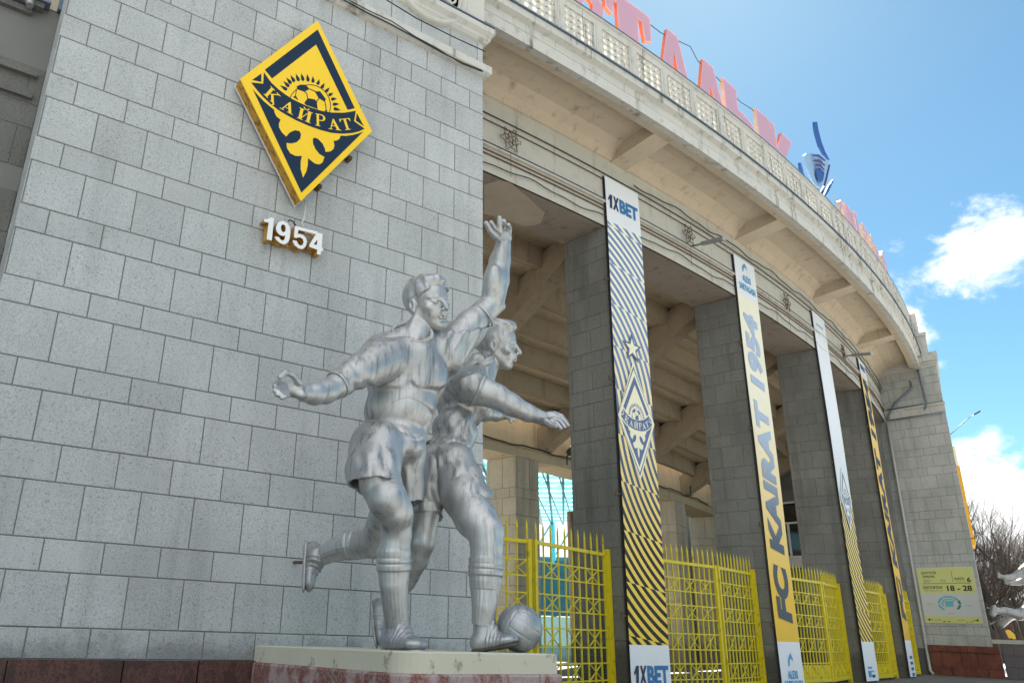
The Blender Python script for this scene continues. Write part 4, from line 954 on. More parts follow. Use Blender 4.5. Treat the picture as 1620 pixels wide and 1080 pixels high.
def sock(path, cuffs, ref, ribs=22, bulge=0.0):
    """path: list of (point, radius) from the top of the sock to the ankle; ribbed knit with turned-down cuffs"""
    P = [np.asarray(p) for p, r in path]; R = [r for p, r in path]
    s = np.r_[0, np.cumsum([np.linalg.norm(P[i+1]-P[i]) for i in range(len(P)-1)])]; T = s[-1]
    n = 90; m = ribs*6; rows = []
    for i in range(n+1):
        u = T*i/n; p = np.array([np.interp(u, s, [q[j] for q in P]) for j in range(3)])
        u2 = min(u+.02, T); u1 = max(u-.02, 0); d = np.array([np.interp(u2, s, [q[j] for q in P]) for j in range(3)])-np.array([np.interp(u1, s, [q[j] for q in P]) for j in range(3)])
        d = unit(d); x = unit(ref-d*np.dot(ref, d)); y = np.cross(d, x); r = np.interp(u, s, R); t = u/T
        cf = 0
        for (c0, c1, amp) in cuffs:
            if c0 <= t <= c1: cf = amp*math.sqrt(max(1-((t-(c0+c1)/2)/((c1-c0)/2))**4, 0))
        row = []
        for k in range(m):
            a = 2*math.pi*k/m; rb = .018*(abs(math.cos(a*ribs/2))-.5)*(1 if cf == 0 else .6)
            rr = r*(1+cf+rb+.05*max(0, math.cos(a))*bulge)
            row.append(p+(x*math.cos(a)+y*math.sin(a))*rr)
        rows.append(row)
    e0 = np.array(rows[0]); c0 = e0.mean(0); rows = [list(c0+(e0-c0)*.80)]+rows
    return sweepq(rows)
def boot(heel, toe, ankle, sole_n, hw, h=.012):
    """heel, toe: points on the sole plane; ankle: centre of the ankle; sole_n: direction out of the sole"""
    heel, toe, ankle = map(np.asarray, (heel, toe, ankle)); n = -unit(sole_n); L = np.linalg.norm(toe-heel); d = (toe-heel)/L; n = unit(n-d*np.dot(n, d)); s = np.cross(d, n)
    f = Field(h); ax = [d, n, s]; P = lambda a, b, c=0: heel+d*a*L+n*b*L+s*c*L
    f.ell(P(.16, .14), [.19*L, .17*L, hw*.78], ax, .03); f.ell(P(.45, .13), [.30*L, .15*L, hw*.80], ax, .05); f.ell(P(.76, .11), [.26*L, .115*L, hw], ax, .05)
    f.cap(ankle, P(.26, .20), .205*L, .20*L, .06); f.cap(ankle+(P(.1, 0)-P(0, 0))*.3, P(.55, .15), .16*L, .135*L, .05)
    f.cut(P(0, .02), -n)
    bands = [.36, .44, .52, .60, .70]
    def disp(V):
        q = V-heel; a = q@d/L; b = q@n/L; t = np.zeros(len(V))
        for c_ in bands: t += .010*np.exp(-((a-c_-b*.25)/.012)**2)
        lace = (np.abs(q@s) < hw*.30) & (b > .18) & (a > .3) & (a < .62); t += np.where(lace, .012*np.sin(a*150), 0); return t*1.0
    g = Field(h); 
    for a, w_ in ((.14, .66), (.42, .62), (.76, .84)): g.ell(P(a, .0), [(.19 if a < .5 else .29)*L if a != .42 else .3*L, .045*L, hw*w_], ax, .03)
    return f, disp, g
# ---- plinth
pl = thing('statue_plinth', 'cream stone slab on mottled red granite carrying the two silver footballers', 'plinth', (5.3, 7.8, 0))
PX0, PX1, PY0 = at_y(655, 1045, 6.55).x-.06, at_y(881, 1045, 6.55).x, 6.55
def outline(o, r=.35):
    pts = [(PX0-o, 10.02), (PX0-o, PY0-o+r)]
    for i in range(9): a = math.pi+math.pi/2*i/8; pts.append((PX0-o+r+r*math.cos(a), PY0-o+r+r*math.sin(a)))
    return pts+[(PX1+o, PY0-o), (PX1+o, 10.02)]
m = MB(); ol = outline(0)
m.grid([[Vector((x, y, ztop(y)-.19)) for x, y in ol], [Vector((x, y, ztop(y)-.012)) for x, y in ol], [Vector((x+(.012 if x < PX1-.1 else -.012), min(y+.012, 10), ztop(y))) for x, y in ol]], close=True, smooth=False, cap=True)
t = NT('cream painted concrete', .8, spec=.3); a_ = t.noise(5, 8, .7, stretch=(1, 1, .7)); b_ = t.noise(1.4, 6)
t.color(t.mix(t.ramp(a_, .56, .64, 0, .75), t.mix(b_, (.50, .48, .39, 1), (.60, .58, .48, 1)), (.24, .21, .17, 1))); t.bump(a_, .5, .012); M['cream_stone'] = t.m
fixn(m.build('top_slab', [M['cream_stone']], pl))
def seg(m, A, B, o, z0, z1f, dep=.2):
    pass
m = MB(); 
ol2 = outline(.035); 
m.grid([[Vector((x, y, 0)) for x, y in ol2], [Vector((x, y, ztop(y)-.215)) for x, y in ol2], [Vector((x+(.015 if x < PX1 else -.015), min(y+.015, 10), ztop(y)-.192)) for x, y in ol2]], close=True, smooth=False, cap=True)
fixn(m.build('granite_base', [M['pinkstone']], pl))
m = MB()
for x in (PX0+.42, PX0+.98, PX0+1.55): m.box(x, x+.012, PY0-.0375, PY0, 0, ztop(PY0)-.2)
for y in (7.3, 7.9, 8.5, 9.2): m.box(PX0-.0375, PX0, y, y+.012, 0, ztop(y)-.2)
m.build('joint_lines', [M['joint']], pl)
# ================================================================== footballer one
D1 = 7.3
s1 = thing('footballer_statue', 'silver footballer statue with raised left arm, frontal chest and ringed crew collar', 'statue', WS(630, 7.1), 'silver footballers on the plinth')
hc = W3(677, 480, 7.2); hh = rad(88, hc)
hup = unit(NPU*.97-NPR*.13+NPF*.10); hf = NPR*.66-NPF*.74-NPU*.16
hF, hG, hD, HL = head(.0075, hc, hh, hup, hf, [((.02, .40, .23), (.22, .07, .13), .06), ((.12, .355, .31), (.12, .04, .06), .05), ((.22, .2, .16), (.10, .12, .18), .05), ((-.22, .2, .16), (.10, .12, .18), .05)], s1)
hF.cap(HL(0, -.20, -.10), W3(652, 545, 7.3), .155*hh*1.3, rad(27, hc), .03)
for s in (-1, 1): hF.cap(HL(s*.22, -.16, -.05), W3(652+s*5, 534, 7.22), rad(7, hc), rad(6, hc), .03)
torso = Field(.016)
def tor1(f, g=0.0, neck=True):
    f.pe(643, 600, 7.42, (64+g, 60+g, 40), .06); f.pe(633, 650, 7.41, (57+g, 54+g, 38), .10); f.pe(622, 690, 7.40, (50+g, 26, 37), .06)
    f.pe(650, 545, 7.34, (37+g, 24, 28+g), .08)
    f.pc([(644, 534, 7.36, 23+g), (600, 558, 7.35, 26+g)], .08); f.pc([(639, 534, 7.33, 19+g), (612, 549, 7.34, 24+g)], .08); f.pc([(655, 541, 7.36, 25+g), (710, 549, 7.35, 27+g)], .08); f.pe(652, 560, 7.25, (36+g, 26, 26+g), .08)
    return f
tor1(torso, -5)
armR = Field(.0095)
armR.pc([(600, 562, 7.3, 24), (560, 592, 7.2, 20), (533, 610, 7.15, 19.5), (515, 620, 7.1, 19)], .04)
armR.pc([(515, 619, 7.1, 18.5), (497, 623, 7.05, 17.5), (481, 622, 7.0, 12.5), (474, 620, 6.98, 11)], .03)
armR.pe(464, 617, 6.96, (16, 12, 8), .03); armR.pe(474, 624, 6.92, (10, 7, 6), .02)
fingers(armR, [[(473, 606, 6.9, 6), (463, 593, 6.85, 5), (452, 589, 6.82, 4.6), (443, 596, 6.8, 4.2)],
  [(452, 610, 6.98, 5), (440, 604, 6.92, 4.6), (435, 611, 6.85, 4.2), (439, 617, 6.82, 3.8)],
  [(452, 615, 6.96, 5), (438, 611, 6.88, 4.6), (435, 618, 6.80, 4.2), (441, 620, 6.78, 3.8)],
  [(453, 620, 6.94, 5), (440, 619, 6.84, 4.6), (439, 624, 6.78, 4.2), (445, 624, 6.76, 3.8)],
  [(456, 625, 6.92, 4.6), (446, 627, 6.82, 4.2), (446, 629, 6.76, 3.8), (451, 627, 6.75, 3.4)]])
armL = Field(.0095)
armL.pc([(705, 556, 7.3, 28), (745, 512, 7.25, 22), (778, 482, 7.2, 19)], .05)
armL.pc([(779, 478, 7.2, 19), (785, 443, 7.15, 20.5), (791, 412, 7.1, 16.5), (796, 389, 7.05, 12.5)], .03)
armL.pc([(779, 478, 7.2, 17), (791, 484, 7.25, 9)], .03); armL.pe(782, 448, 7.06, (12, 28, 9), .10)
armL.pe(796, 375, 7.03, (14, 13, 7.5), .03)
fingers(armL, [[(787, 376, 7.0, 6.5), (776, 366, 6.95, 5), (769, 353, 6.9, 4)], [(789, 368, 7.05, 4.6), (782, 361, 7.0, 4.4), (777, 352, 6.93, 3.8)],
  [(791, 367, 7.0, 5), (790, 355, 6.97, 4.4), (790, 345, 6.95, 4)], [(798, 367, 7.02, 4.8), (798, 357, 6.98, 4.4), (797, 350, 6.92, 3.9)], [(805, 370, 7.03, 4.6), (805.5, 362, 6.98, 4.2), (804.5, 356, 6.9, 3.8)]])
legR = Field(.012)
legR.pc([(594, 700, 7.35, 37), (598, 745, 7.22, 33), (613, 790, 7.0, 30.5), (625, 812, 6.98, 27)], .05)
legR.pe(634, 806, 6.90, (19, 20, 12), .05); legR.pe(589, 758, 7.05, (22, 34, 12), .06)
legR.pc([(625, 815, 7.0, 25), (628, 845, 7.05, 22.5), (624, 872, 7.08, 24), (624, 960, 7.12, 15)], .05)
legL = Field(.012)
legL.pc([(636, 725, 7.5, 33), (615, 800, 7.9, 27), (594, 856, 8.4, 24)], .05); legL.pc([(592, 858, 8.4, 24), (563, 861, 8.8, 22), (515, 877, 9.2, 13)], .05)
add_mesh('body', [hF, torso, armR, armL, legR, legL], M['silver'], s1)
add_mesh('hair', [hG], M['silver'], s1, hD)
# shirt with muscle relief, sleeves and folds
sh = Field(.0125); tor1(sh, 0)
sh.pc([(603, 562, 7.3, 28), (566, 588, 7.2, 24), (533, 609, 7.15, 22.5)], .10); sh.pc([(622, 566, 7.26, 25), (592, 576, 7.22, 24)], .14)
sh.pc([(700, 560, 7.35, 36), (735, 525, 7.28, 28), (765, 498, 7.22, 23)], .10)
a_, b_ = W3(566, 588, 7.2), W3(533, 609, 7.15); sh.cut(b_, b_-a_)
a2, b2_ = W3(740, 520, 7.28), W3(763, 500, 7.22); sh.cut(b2_, b2_-a2)
nb = W3(652, 532, 7.3); sh.cut(W3(652, 524, 7.3), NPU*.96+NPR*.06-NPF*.25)
def folds1(V):
    q = (V-NPE); dep = q@NPF; px = CX+FPX*(q@NPR)/dep; py = CY-FPX*(q@NPU)/dep
    t = np.zeros(len(V)); sg = lambda x: 1/(1+np.exp(-np.clip(x, -30, 30)))
    win = sg((px-580)/8)*sg((710-px)/8)
    line = 614-11*np.exp(-((px-648)/7.5)**2)-10*np.clip((602-px)/20, 0, 1)**1.5-12*np.clip((692-px)/-20, 0, 1)**1.5
    t += .046*win*sg((line-py)/1.6)*np.clip((py-562)/42, 0, 1)
    t -= .022*win*np.exp(-((px-648)/3.0)**2)*sg((line-py)/4)*np.clip((py-566)/30, 0, 1)
    arch = 633+.0125*(px-648)**2
    t -= .034*sg((px-596)/4)*sg((694-px)/4)*sg((py-arch)/1.8)*np.clip((690-py)/25, 0, 1); t -= .010*np.exp(-((px-(643-(py-640)*.25))/2.5)**2)*sg((py-arch)/3)*np.clip((692-py)/10, 0, 1)
    w = np.clip((px-690)/25, 0, 1); t += w*.012*np.sin((px*.28+py*.15))*np.clip((620-py)/40, 0, 1)
    w = np.clip((py-650)/30, 0, 1); t += w*.007*np.sin(px*.16+py*.12)
    w = np.clip((586-px)/20, 0, 1)*np.clip((px-535)/10, 0, 1); t += w*.007*np.sin(px*.25-py*.18)
    w = np.exp(-((px-688)/14)**2)*np.clip((py-560)/20, 0, 1); t += .006*w*np.sin(px*.35+py*.05)
    return t
add_mesh('shirt', [sh], M['silver_cloth'], s1, folds1)
# ribbed collar, cuffs
def ring(c, axis, ra, rb, r, n=72, ribs=0, ref=None):
    axis = unit(axis); x = unit((ref if ref is not None else NPR)-axis*np.dot((ref if ref is not None else NPR), axis)); y = np.cross(axis, x); rows = []
    for i in range(n):
        a = 2*math.pi*i/n; p = c+x*ra*math.cos(a)+y*rb*math.sin(a); o = unit(p-c); r_ = r*(1+(.22*math.cos(a*ribs) if ribs else 0))
        rows.append([p+(o*math.cos(2*math.pi*k/10)*.55+axis*math.sin(2*math.pi*k/10))*r_ for k in range(10)])
    rows.append(rows[0]); return sweepq(rows)
ca = unit(NPU*.80+NPR*.10-NPF*.58); cc_ = W3(652, 527, 7.22)
add_mesh('collar', [ring(cc_, ca, rad(31, cc_), rad(26, cc_), rad(5.2, cc_), 220, 40)], M['silver'], s1)
cf_ = ring(b_+unit(a_-b_)*.01, b_-a_, rad(22, b_), rad(22, b_), rad(2.6, b_)); cf2 = ring(b2_+unit(a2-b2_)*.01, b2_-a2, rad(22.5, b2_), rad(22.5, b2_), rad(2.6, b2_))
add_mesh('sleeve_cuff', [cf_], M['silver'], s1); add_mesh('sleeve_cuff', [cf2], M['silver'], s1)
# shorts
st_ = Field(.0125)
st_.pe(620, 704, 7.38, (49, 30, 39), .06); st_.pc([(596, 706, 7.35, 43), (592, 745, 7.22, 43), (592, 790, 7.1, 44)], .05); st_.pc([(642, 708, 7.42, 33), (641, 760, 7.5, 30), (640, 810, 7.55, 29)], .05)
ha = W3(588, 752, 7.2); hn = unit(-NPU*.93+NPR*.10-NPF*.05)
def hem_cut(f, p, n, c, R):    # cut only inside a sphere: done by subtracting a big ball of the half space
    p = np.asarray(p); n = unit(n); c = np.asarray(c)
    def g(X): return np.maximum(-((X-p)@n), np.linalg.norm(X-c, axis=-1)-R)
    f.p.append((g, c-R, c+R, .004, -1)); return f
hem_cut(st_, W3(590, 765, 7.15), -NPU*.90+NPR*.04-NPF*.44, W3(578, 800, 7.1), rad(62, ha))
hem_cut(st_, W3(641, 793, 7.5), -NPU*.97+NPR*.05-NPF*.2, W3(647, 820, 7.5), rad(36, ha))
st_.pc([(594, 740, 7.22, 36), (592, 790, 7.1, 39.5)], .01, -1); st_.pc([(641, 765, 7.5, 25), (640, 800, 7.55, 26)], .01, -1)
def foldS(V):
    q = (V-NPE); dep = q@NPF; px = CX+FPX*(q@NPR)/dep; py = CY-FPX*(q@NPU)/dep
    w = np.clip((py-690)/30, 0, 1); t = w*(.011*np.sin(px*.17+py*.03+np.sin(py*.05)*.8)+.004*np.sin(px*.33-py*.08))
    t += .013*np.exp(-((px-624-(py-700)*.18)/4)**2)*w*-1
    return t
add_mesh('shorts', [st_], M['silver_cloth'], s1, foldS)
wc = W3(620, 684, 7.38); add_mesh('waistband', [ring(wc, NPU*.96+NPR*.10-NPF*.22, rad(50, wc), rad(39, wc), rad(4.5, wc), 120, 30)], M['silver'], s1)
cuffs = [(.02, .13, .05), (.13, .20, .08), (.20, .30, .10)]
def skp(l): return [(W3(x, y, d), rad(r, W3(x, y, d))) for x, y, d, r in l]
add_mesh('sock', [sock(skp([(623, 866, 7.08, 26.5), (623, 905, 7.1, 25), (623, 925, 7.1, 23), (625, 955, 7.12, 20.5), (629, 990, 7.15, 19)]), cuffs, -NPF+NPR*.1)], M['silver'], s1)
add_mesh('sock', [sock(skp([(566, 860, 8.75, 22.5), (545, 864, 8.9, 20), (528, 870, 9.05, 17.5), (507, 880, 9.25, 14.5)]), [(.02, .16, .06), (.16, .28, .10)], NPU)], M['silver'], s1)
bf, bd, bs = boot(WS(609, 7.30), WS(670, 6.76), W3(629, 978, 7.16), (0, 0, -1), .15)
add_mesh('boot', [bf], M['silver_boot'], s1, bd); add_mesh('boot_sole', [bs], M['silver'], s1)
bf, bd, bs = boot(W3(484, 858, 9.45), W3(480, 934, 9.25), W3(502, 880, 9.25), W3(470, 890, 9.4)-W3(500, 890, 9.3), .115)
add_mesh('boot', [bf], M['silver_boot'], s1, bd); add_mesh('boot_sole', [bs], M['silver'], s1)
m = MB(); m.tube([Vector(W3(488, 889, 9.4)), Vector(W3(475, 889, 9.55)), Vector((at_y(466, 889, 9.99)))], .022, 8); m.build('wall_tie', [M['rusty']], s1)
# ================================================================== footballer two
s2 = thing('footballer_statue', 'silver footballer statue in profile reaching forward with one boot against the ball', 'statue', WS(765, 7.1), 'silver footballers on the plinth')
hc2 = W3(786, 545, 7.75); hh2 = rad(78, hc2)
hF2, hG2, hD2, HL2 = head(.0075, hc2, hh2, unit(NPU*.985+NPR*.02+NPF*.05), NPR*.965-NPF*.22-NPU*.06, [((0, .40, .22), (.24, .07, .14), .06), ((.04, .36, .32), (.14, .045, .06), .05)], s2)
hF2.cap(HL2(0, -.20, -.10), W3(757, 598, 7.85), .20*hh2, rad(25, hc2), .03); hF2.cap(HL2(.2, -.2, -.05), W3(772, 598, 7.75), rad(9, hc2), rad(10, hc2), .03)
def tor2(f, g=0.0):
    f.pe(731, 632, 7.9, (43+g, 50+g, 36+g), .06); f.pe(719, 683, 7.85, (36+g, 40+g, 32+g), .06); f.pe(712, 705, 7.82, (35+g, 22, 32+g), .05)
    f.pc([(754, 588, 7.92, 22+g), (738, 606, 7.65, 26+g)], .06); f.cap(W3(757, 575, 7.85), W3(752, 595, 7.9), rad(23+g, W3(757, 575, 7.85)), rad(26+g, W3(757, 575, 7.85)), .05); f.pc([(752, 594, 7.95, 20+g), (757, 606, 8.25, 22+g)], .06); return f
t2 = Field(.016); tor2(t2, -5)
a2f = Field(.0095); a2f.pc([(738, 608, 7.6, 25), (765, 619, 7.45, 22), (785, 627, 7.35, 20)], .05)
a2f.pc([(785, 627, 7.35, 20), (808, 640, 7.28, 18), (835, 653, 7.2, 14), (858, 660, 7.12, 10)], .03)
a2f.pe(871, 659, 7.08, (14, 9, 9), .03)
fingers(a2f, [[(877, 655, 7.10, 5.5), (888, 659, 7.05, 4.6), (896, 668, 7.0, 3.8)], [(877, 659, 7.03, 5.2), (889, 662, 6.98, 4.4), (898, 672, 6.93, 3.6)], [(876, 663, 7.0, 5), (886, 666, 6.94, 4.2), (893, 675, 6.88, 3.4)], [(873, 666, 6.97, 4.6), (881, 670, 6.92, 4), (887, 677, 6.87, 3.3)], [(864, 666, 7.0, 5.5), (873, 672, 6.92, 4.6), (880, 674, 6.85, 3.8)]])
a2b = Field(.0095); a2b.pc([(757, 612, 8.3, 20), (764, 652, 8.45, 14), (785, 656, 8.5, 10), (797, 657, 8.52, 7)], .04); a2b.pe(801, 655, 8.5, (9, 6, 5), .02)
fingers(a2b, [[(804, 654, 8.5, 3.6), (811, 655, 8.45, 3.2), (814, 659, 8.4, 2.8)], [(804, 657, 8.5, 3.6), (810, 660, 8.45, 3.2), (812, 664, 8.4, 2.8)], [(803, 651, 8.5, 3.6), (810, 650, 8.45, 3.2), (815, 652, 8.4, 2.8)], [(802, 659, 8.5, 3.4), (807, 663, 8.45, 3), (808, 667, 8.4, 2.6)], [(798, 650, 8.46, 3.6), (803, 646, 8.4, 3.2), (808, 645, 8.36, 2.8)]])
l2 = Field(.012); l2.pc([(716, 735, 7.75, 33), (733, 785, 7.5, 34), (752, 818, 7.3, 33), (768, 842, 7.15, 28)], .05); l2.pe(777, 838, 7.08, (17, 18, 12), .05)
l2.pc([(769, 845, 7.15, 26), (770, 865, 7.12, 24.5), (769, 890, 7.12, 25), (764, 965, 7.1, 15)], .05)
l2b = Field(.012); l2b.pc([(688, 735, 7.85, 28), (677, 800, 7.9, 21), (668, 858, 7.95, 19), (660, 885, 8.05, 17)], .05); l2b.pc([(660, 887, 8.05, 16), (640, 918, 8.45, 17), (610, 960, 8.8, 11)], .05)
add_mesh('body', [hF2, t2, a2f, a2b, l2, l2b], M['silver'], s2); add_mesh('hair', [hG2], M['silver'], s2, hD2)
sh2 = Field(.0125); tor2(sh2, 0); sh2.pc([(738, 606, 7.6, 29), (755, 615, 7.5, 26)], .05); sh2.pc([(757, 608, 8.25, 24), (760, 630, 8.38, 20)], .05)
aa, bb = W3(736, 606, 7.6), W3(752, 614, 7.5); sh2.cut(W3(757, 616, 7.47), bb-aa) if False else None
sh2.cut(W3(757, 570, 7.9), NPU*.93-NPR*.30-NPF*.1)
sh2.pc([(741, 655, 7.55, 2.5), (748, 690, 7.6, 2.5)], .03, -1)
def folds2(V):
    q = (V-NPE); dep = q@NPF; px = CX+FPX*(q@NPR)/dep; py = CY-FPX*(q@NPU)/dep
    w = np.clip((py-625)/25, 0, 1); t = w*(.010*np.sin(py*.16+px*.13+np.sin(px*.06)*1.2)+.004*np.sin(px*.3-py*.12))
    w2 = np.exp(-((px-735)/16)**2)*np.clip((630-py)/20, 0, 1); t += w2*.006*np.sin(py*.25+px*.15); return t
add_mesh('shirt', [sh2], M['silver_cloth'], s2, folds2)
cc2 = W3(758, 573, 7.84); add_mesh('collar', [ring(cc2, NPU*.88-NPR*.38-NPF*.15, rad(23, cc2), rad(22, cc2), rad(6, cc2), 90)], M['silver_cloth'], s2)
cq = W3(757, 616, 7.46); add_mesh('sleeve_cuff', [ring(cq, W3(785, 628, 7.35)-cq, rad(25, cq), rad(25, cq), rad(2.5, cq), ref=NPU)], M['silver'], s2)
ss = Field(.0125); ss.pe(706, 724, 7.8, (37, 27, 35), .06); ss.pc([(716, 732, 7.75, 36), (729, 765, 7.62, 37), (745, 800, 7.45, 41)], .05); ss.pc([(686, 732, 7.88, 29), (679, 780, 7.9, 25), (676, 825, 7.92, 25)], .05)
h2 = W3(735, 800, 7.5)
hem_cut(ss, W3(736, 797, 7.48), -NPU*.86+NPR*.42-NPF*.30, W3(752, 830, 7.45), rad(54, h2)); hem_cut(ss, W3(677, 808, 7.9), -NPU*.99-NPF*.15, W3(672, 835, 7.9), rad(34, h2))
ss.pc([(730, 775, 7.6, 33), (747, 806, 7.45, 38)], .01, -1); ss.pc([(679, 785, 7.9, 20.5), (676, 815, 7.92, 21.5)], .01, -1)
def foldT(V):
    q = (V-NPE); dep = q@NPF; px = CX+FPX*(q@NPR)/dep; py = CY-FPX*(q@NPU)/dep
    w = np.clip((py-712)/25, 0, 1); return w*(.010*np.sin(px*.18+py*.08)+.004*np.sin(px*.35-py*.15))-.014*np.exp(-((px-700-(py-720)*.03)/4)**2)*w
add_mesh('shorts', [ss], M['silver_cloth'], s2, foldT)
wc = W3(708, 709, 7.8); add_mesh('waistband', [ring(wc, NPU*.97+NPR*.12-NPF*.2, rad(36, wc), rad(35, wc), rad(3.5, wc), 100, 26)], M['silver'], s2)
add_mesh('sock', [sock(skp([(769, 880, 7.12, 26), (768, 920, 7.12, 25.5), (768, 935, 7.12, 23.5), (766, 960, 7.1, 19.5), (763, 988, 7.12, 17)]), cuffs, -NPF+NPR*.1)], M['silver'], s2)
add_mesh('sock', [sock(skp([(655, 893, 8.15, 16.5), (640, 918, 8.4, 17), (625, 940, 8.65, 14), (608, 966, 8.82, 11.5)]), [(.02, .16, .06), (.16, .28, .10)], NPR)], M['silver'], s2)
hp = WS(748, 7.2, .0); tp = WS(820, 6.80, .085)
bf, bd, bs = boot(hp, tp, W3(764, 978, 7.13), -(np.array([0, 0, 1.])), .145)
add_mesh('boot', [bf], M['silver_boot'], s2, bd); add_mesh('boot_sole', [bs], M['sole'], s2)
bf, bd, bs = boot(W3(588, 950, 8.95), WS(596, 8.75, .02), W3(606, 965, 8.82), W3(575, 985, 8.95)-W3(600, 985, 8.82), .11)
add_mesh('boot', [bf], M['silver_boot'], s2, bd); add_mesh('boot_sole', [bs], M['silver'], s2)
# ================================================================== ball
yb_ = 6.98; rb_ = rad(36, W3(822, 990, yb_)); bc = WS(822, yb_, rb_)
bl = thing('ball_statue', 'silver cast football with curved leather panels resting against the boot', 'ball', bc-np.array([0, 0, rb_]))
rows = []; NB = 96; ba = unit(NPU*.55+NPR*.35+NPF*.2); bx = unit(np.cross(ba, NPF)); by_ = np.cross(ba, bx)
for i in range(NB+1):
    th = math.pi*i/NB; row = []
    for j in range(2*NB):
        ph = math.pi*j/NB; d = ba*math.cos(th)+(bx*math.cos(ph)+by_*math.sin(ph))*math.sin(th)
        q = np.array([d@NPR, d@NPU, d@-NPF]); ql = np.array([d@bx, d@by_, d@ba]); a = np.abs(ql); k = int(np.argmax(a)); u, v = ql[(k+1) % 3]/a[k], ql[(k+2) % 3]/a[k]
        uu = math.atan(u)*4/math.pi; vv = math.atan(v)*4/math.pi
        e = min(1-abs(uu), 1-abs(vv)); g = min(e, *(abs(uu-s) for s in (-.34, .34)) if True else ())
        row.append(bc+d*rb_*(1-.022*math.exp(-(g/.035)**2)))
    rows.append(row)
add_mesh('ball_shell', [sweepq(rows)], M['silver_boot'], bl)
# ------------------------------------------------------------------ roof letters, logo, wires, lamps
t = NT('pale pink translucent acrylic', .4); t.color((.80, .52, .64, 1))
tr = t.N.new('ShaderNodeBsdfTranslucent'); tr.inputs[0].default_value = (.85, .62, .72, 1); mx = t.N.new('ShaderNodeMixShader'); mx.inputs[0].default_value = .35
t.link(t.b.outputs[0], mx.inputs[1]); t.link(tr.outputs[0], mx.inputs[2]); t.link(mx.outputs[0], t.N['Material Output'].inputs[0]); M['pink'] = t.m
BIG = {'Т': [[(0, 1), (1, 1), (1.0, .62), (.84, .55), (.80, .84), (.70, .84), (.70, 0), (.26, 0), (.26, .84), (.18, .84), (.14, .62), (0, .66)]],
 'А': [[(0, 0), (.36, 1), (.64, 1), (1, 0), (.72, 0), (.655, .2), (.335, .2), (.28, 0)], [(.42, .42), (.58, .42), (.50, .72)]],
 'Л': [[(0, 0), (.34, 1), (.66, 1), (1, 0), (.70, 0), (.50, .68), (.30, 0)]],
 'Р': [[(0, 0), (0, 1), (.62, 1), (.88, .93), (1, .78), (1, .55), (.88, .40), (.62, .33), (.34, .33), (.34, 0)], [(.34, .56), (.56, .56), (.66, .62), (.66, .74), (.56, .79), (.34, .79)]],
 'О': [[(.5+.5*math.cos(k*math.pi/12), .5+.5*math.sin(k*math.pi/12)) for k in range(24)], [(.5+.24*math.cos(k*math.pi/12), .5+.30*math.sin(k*math.pi/12)) for k in range(24)]],
 'Қ': [[(0, 0), (0, 1), (.34, 1), (.34, .60), (.62, 1), (1, 1), (.62, .52), (.94, .10), (1, .10), (1, -.1), (.8, -.1), (.8, 0), (.66, 0), (.34, .44), (.34, 0)]]}
BIG['Ь'] = [[(0, 0), (0, 1), (.42, 1), (.42, .66), (.62, .66), (.88, .60), (1, .45), (1, .20), (.88, .06), (.62, 0)], [(.42, .22), (.56, .22), (.64, .28), (.64, .38), (.56, .44), (.42, .44)]]
def big_letter(ch, to3, W, H, n, mats, root):
    parts = [(BIG[ch], 0, 1)] if ch != 'Ы' else [(BIG['Ь'], 0, .66), ([[(0, 0), (1, 0), (1, 1), (0, 1)]], .72, 1.0)]
    for rings, f0, f1 in parts:
        rs = [[(W*(f0+(f1-f0)*x), H*y) for x, y in r] for r in rings]
        m = MB(); m.slab(rs, lambda x, y: to3(x, y)-n*.10, n, .10); fixn(m.build('letter_return', [mats], root))
        m = MB(); m.slab(rs, lambda x, y: to3(x, y)+n*.003, n, .02); fixn(m.build('letter_face', [M['pink']], root))
M['orange'] = plain('orange letter return', (.60, .17, .08, 1), .5); M['creamside'] = plain('rusting cream letter return', (.50, .40, .30, 1), .6, var=.3, scale=6)  # letter sides in plain orange and cream
def roof_letter(ch, xl, xr, px_top, py_top, label, R=87.35, zb=15.42, bold=.03, side='orange'):
    """letter standing on the roof behind the handrail; xl, xr are its ends, px_top/py_top a point on its top edge"""
    a0, _, _ = at_R(xl, py_top+18, R); a1, _, _ = at_R(xr, py_top+18, R); _, zt, _ = at_R(px_top, py_top, R)
    A, B = pol(a0, R), pol(a1, R); W = (B-A).length; ux = (B-A)/W; n = Vector((ux.y, -ux.x, 0))
    root = thing('roof_letter', label, 'letter', A+Vector((0, 0, zb)), 'pink letters standing along the roof edge')
    if ch in BIG or ch == 'Ы': big_letter(ch, lambda x, y: A+ux*x+Vector((0, 0, zb+y)), W, zt-zb, n, M[side], root)
    else:
        text_part('letter_return', ch, lambda x, y: A+ux*x+Vector((0, 0, zb+y)), 0, W, 0, zt-zb, -n, .10, [M[side], M[side]], root, bold=bold)
        text_part('letter_face', ch, lambda x, y: A+ux*x+Vector((0, 0, zb+y))+n*.005, 0, W, 0, zt-zb, n, .02, [M['pink']], root, bold=bold)
    m = MB(); 
    m.bar(A+ux*W*.5+Vector((0, 0, 14.3))-n*.15, A+ux*W*.5+Vector((0, 0, zb+.4))-n*.15, .04); m.build('support_post', [M['steel']], root)
    return a0, a1, zt
LT = [('О', 868, 904, 885, -32, 'creamside'), ('Р', 905, 952, 925, -22, 'orange'), ('Т', 958, 1027, 1000, 8, 'orange'), ('А', 1037, 1090, 1060, 50, 'orange'), ('Л', 1098, 1143, 1117, 98, 'orange'), ('Ы', 1146, 1208, 1155, 134, 'creamside'), ('Қ', 1213, 1250, 1222, 196, 'orange')]
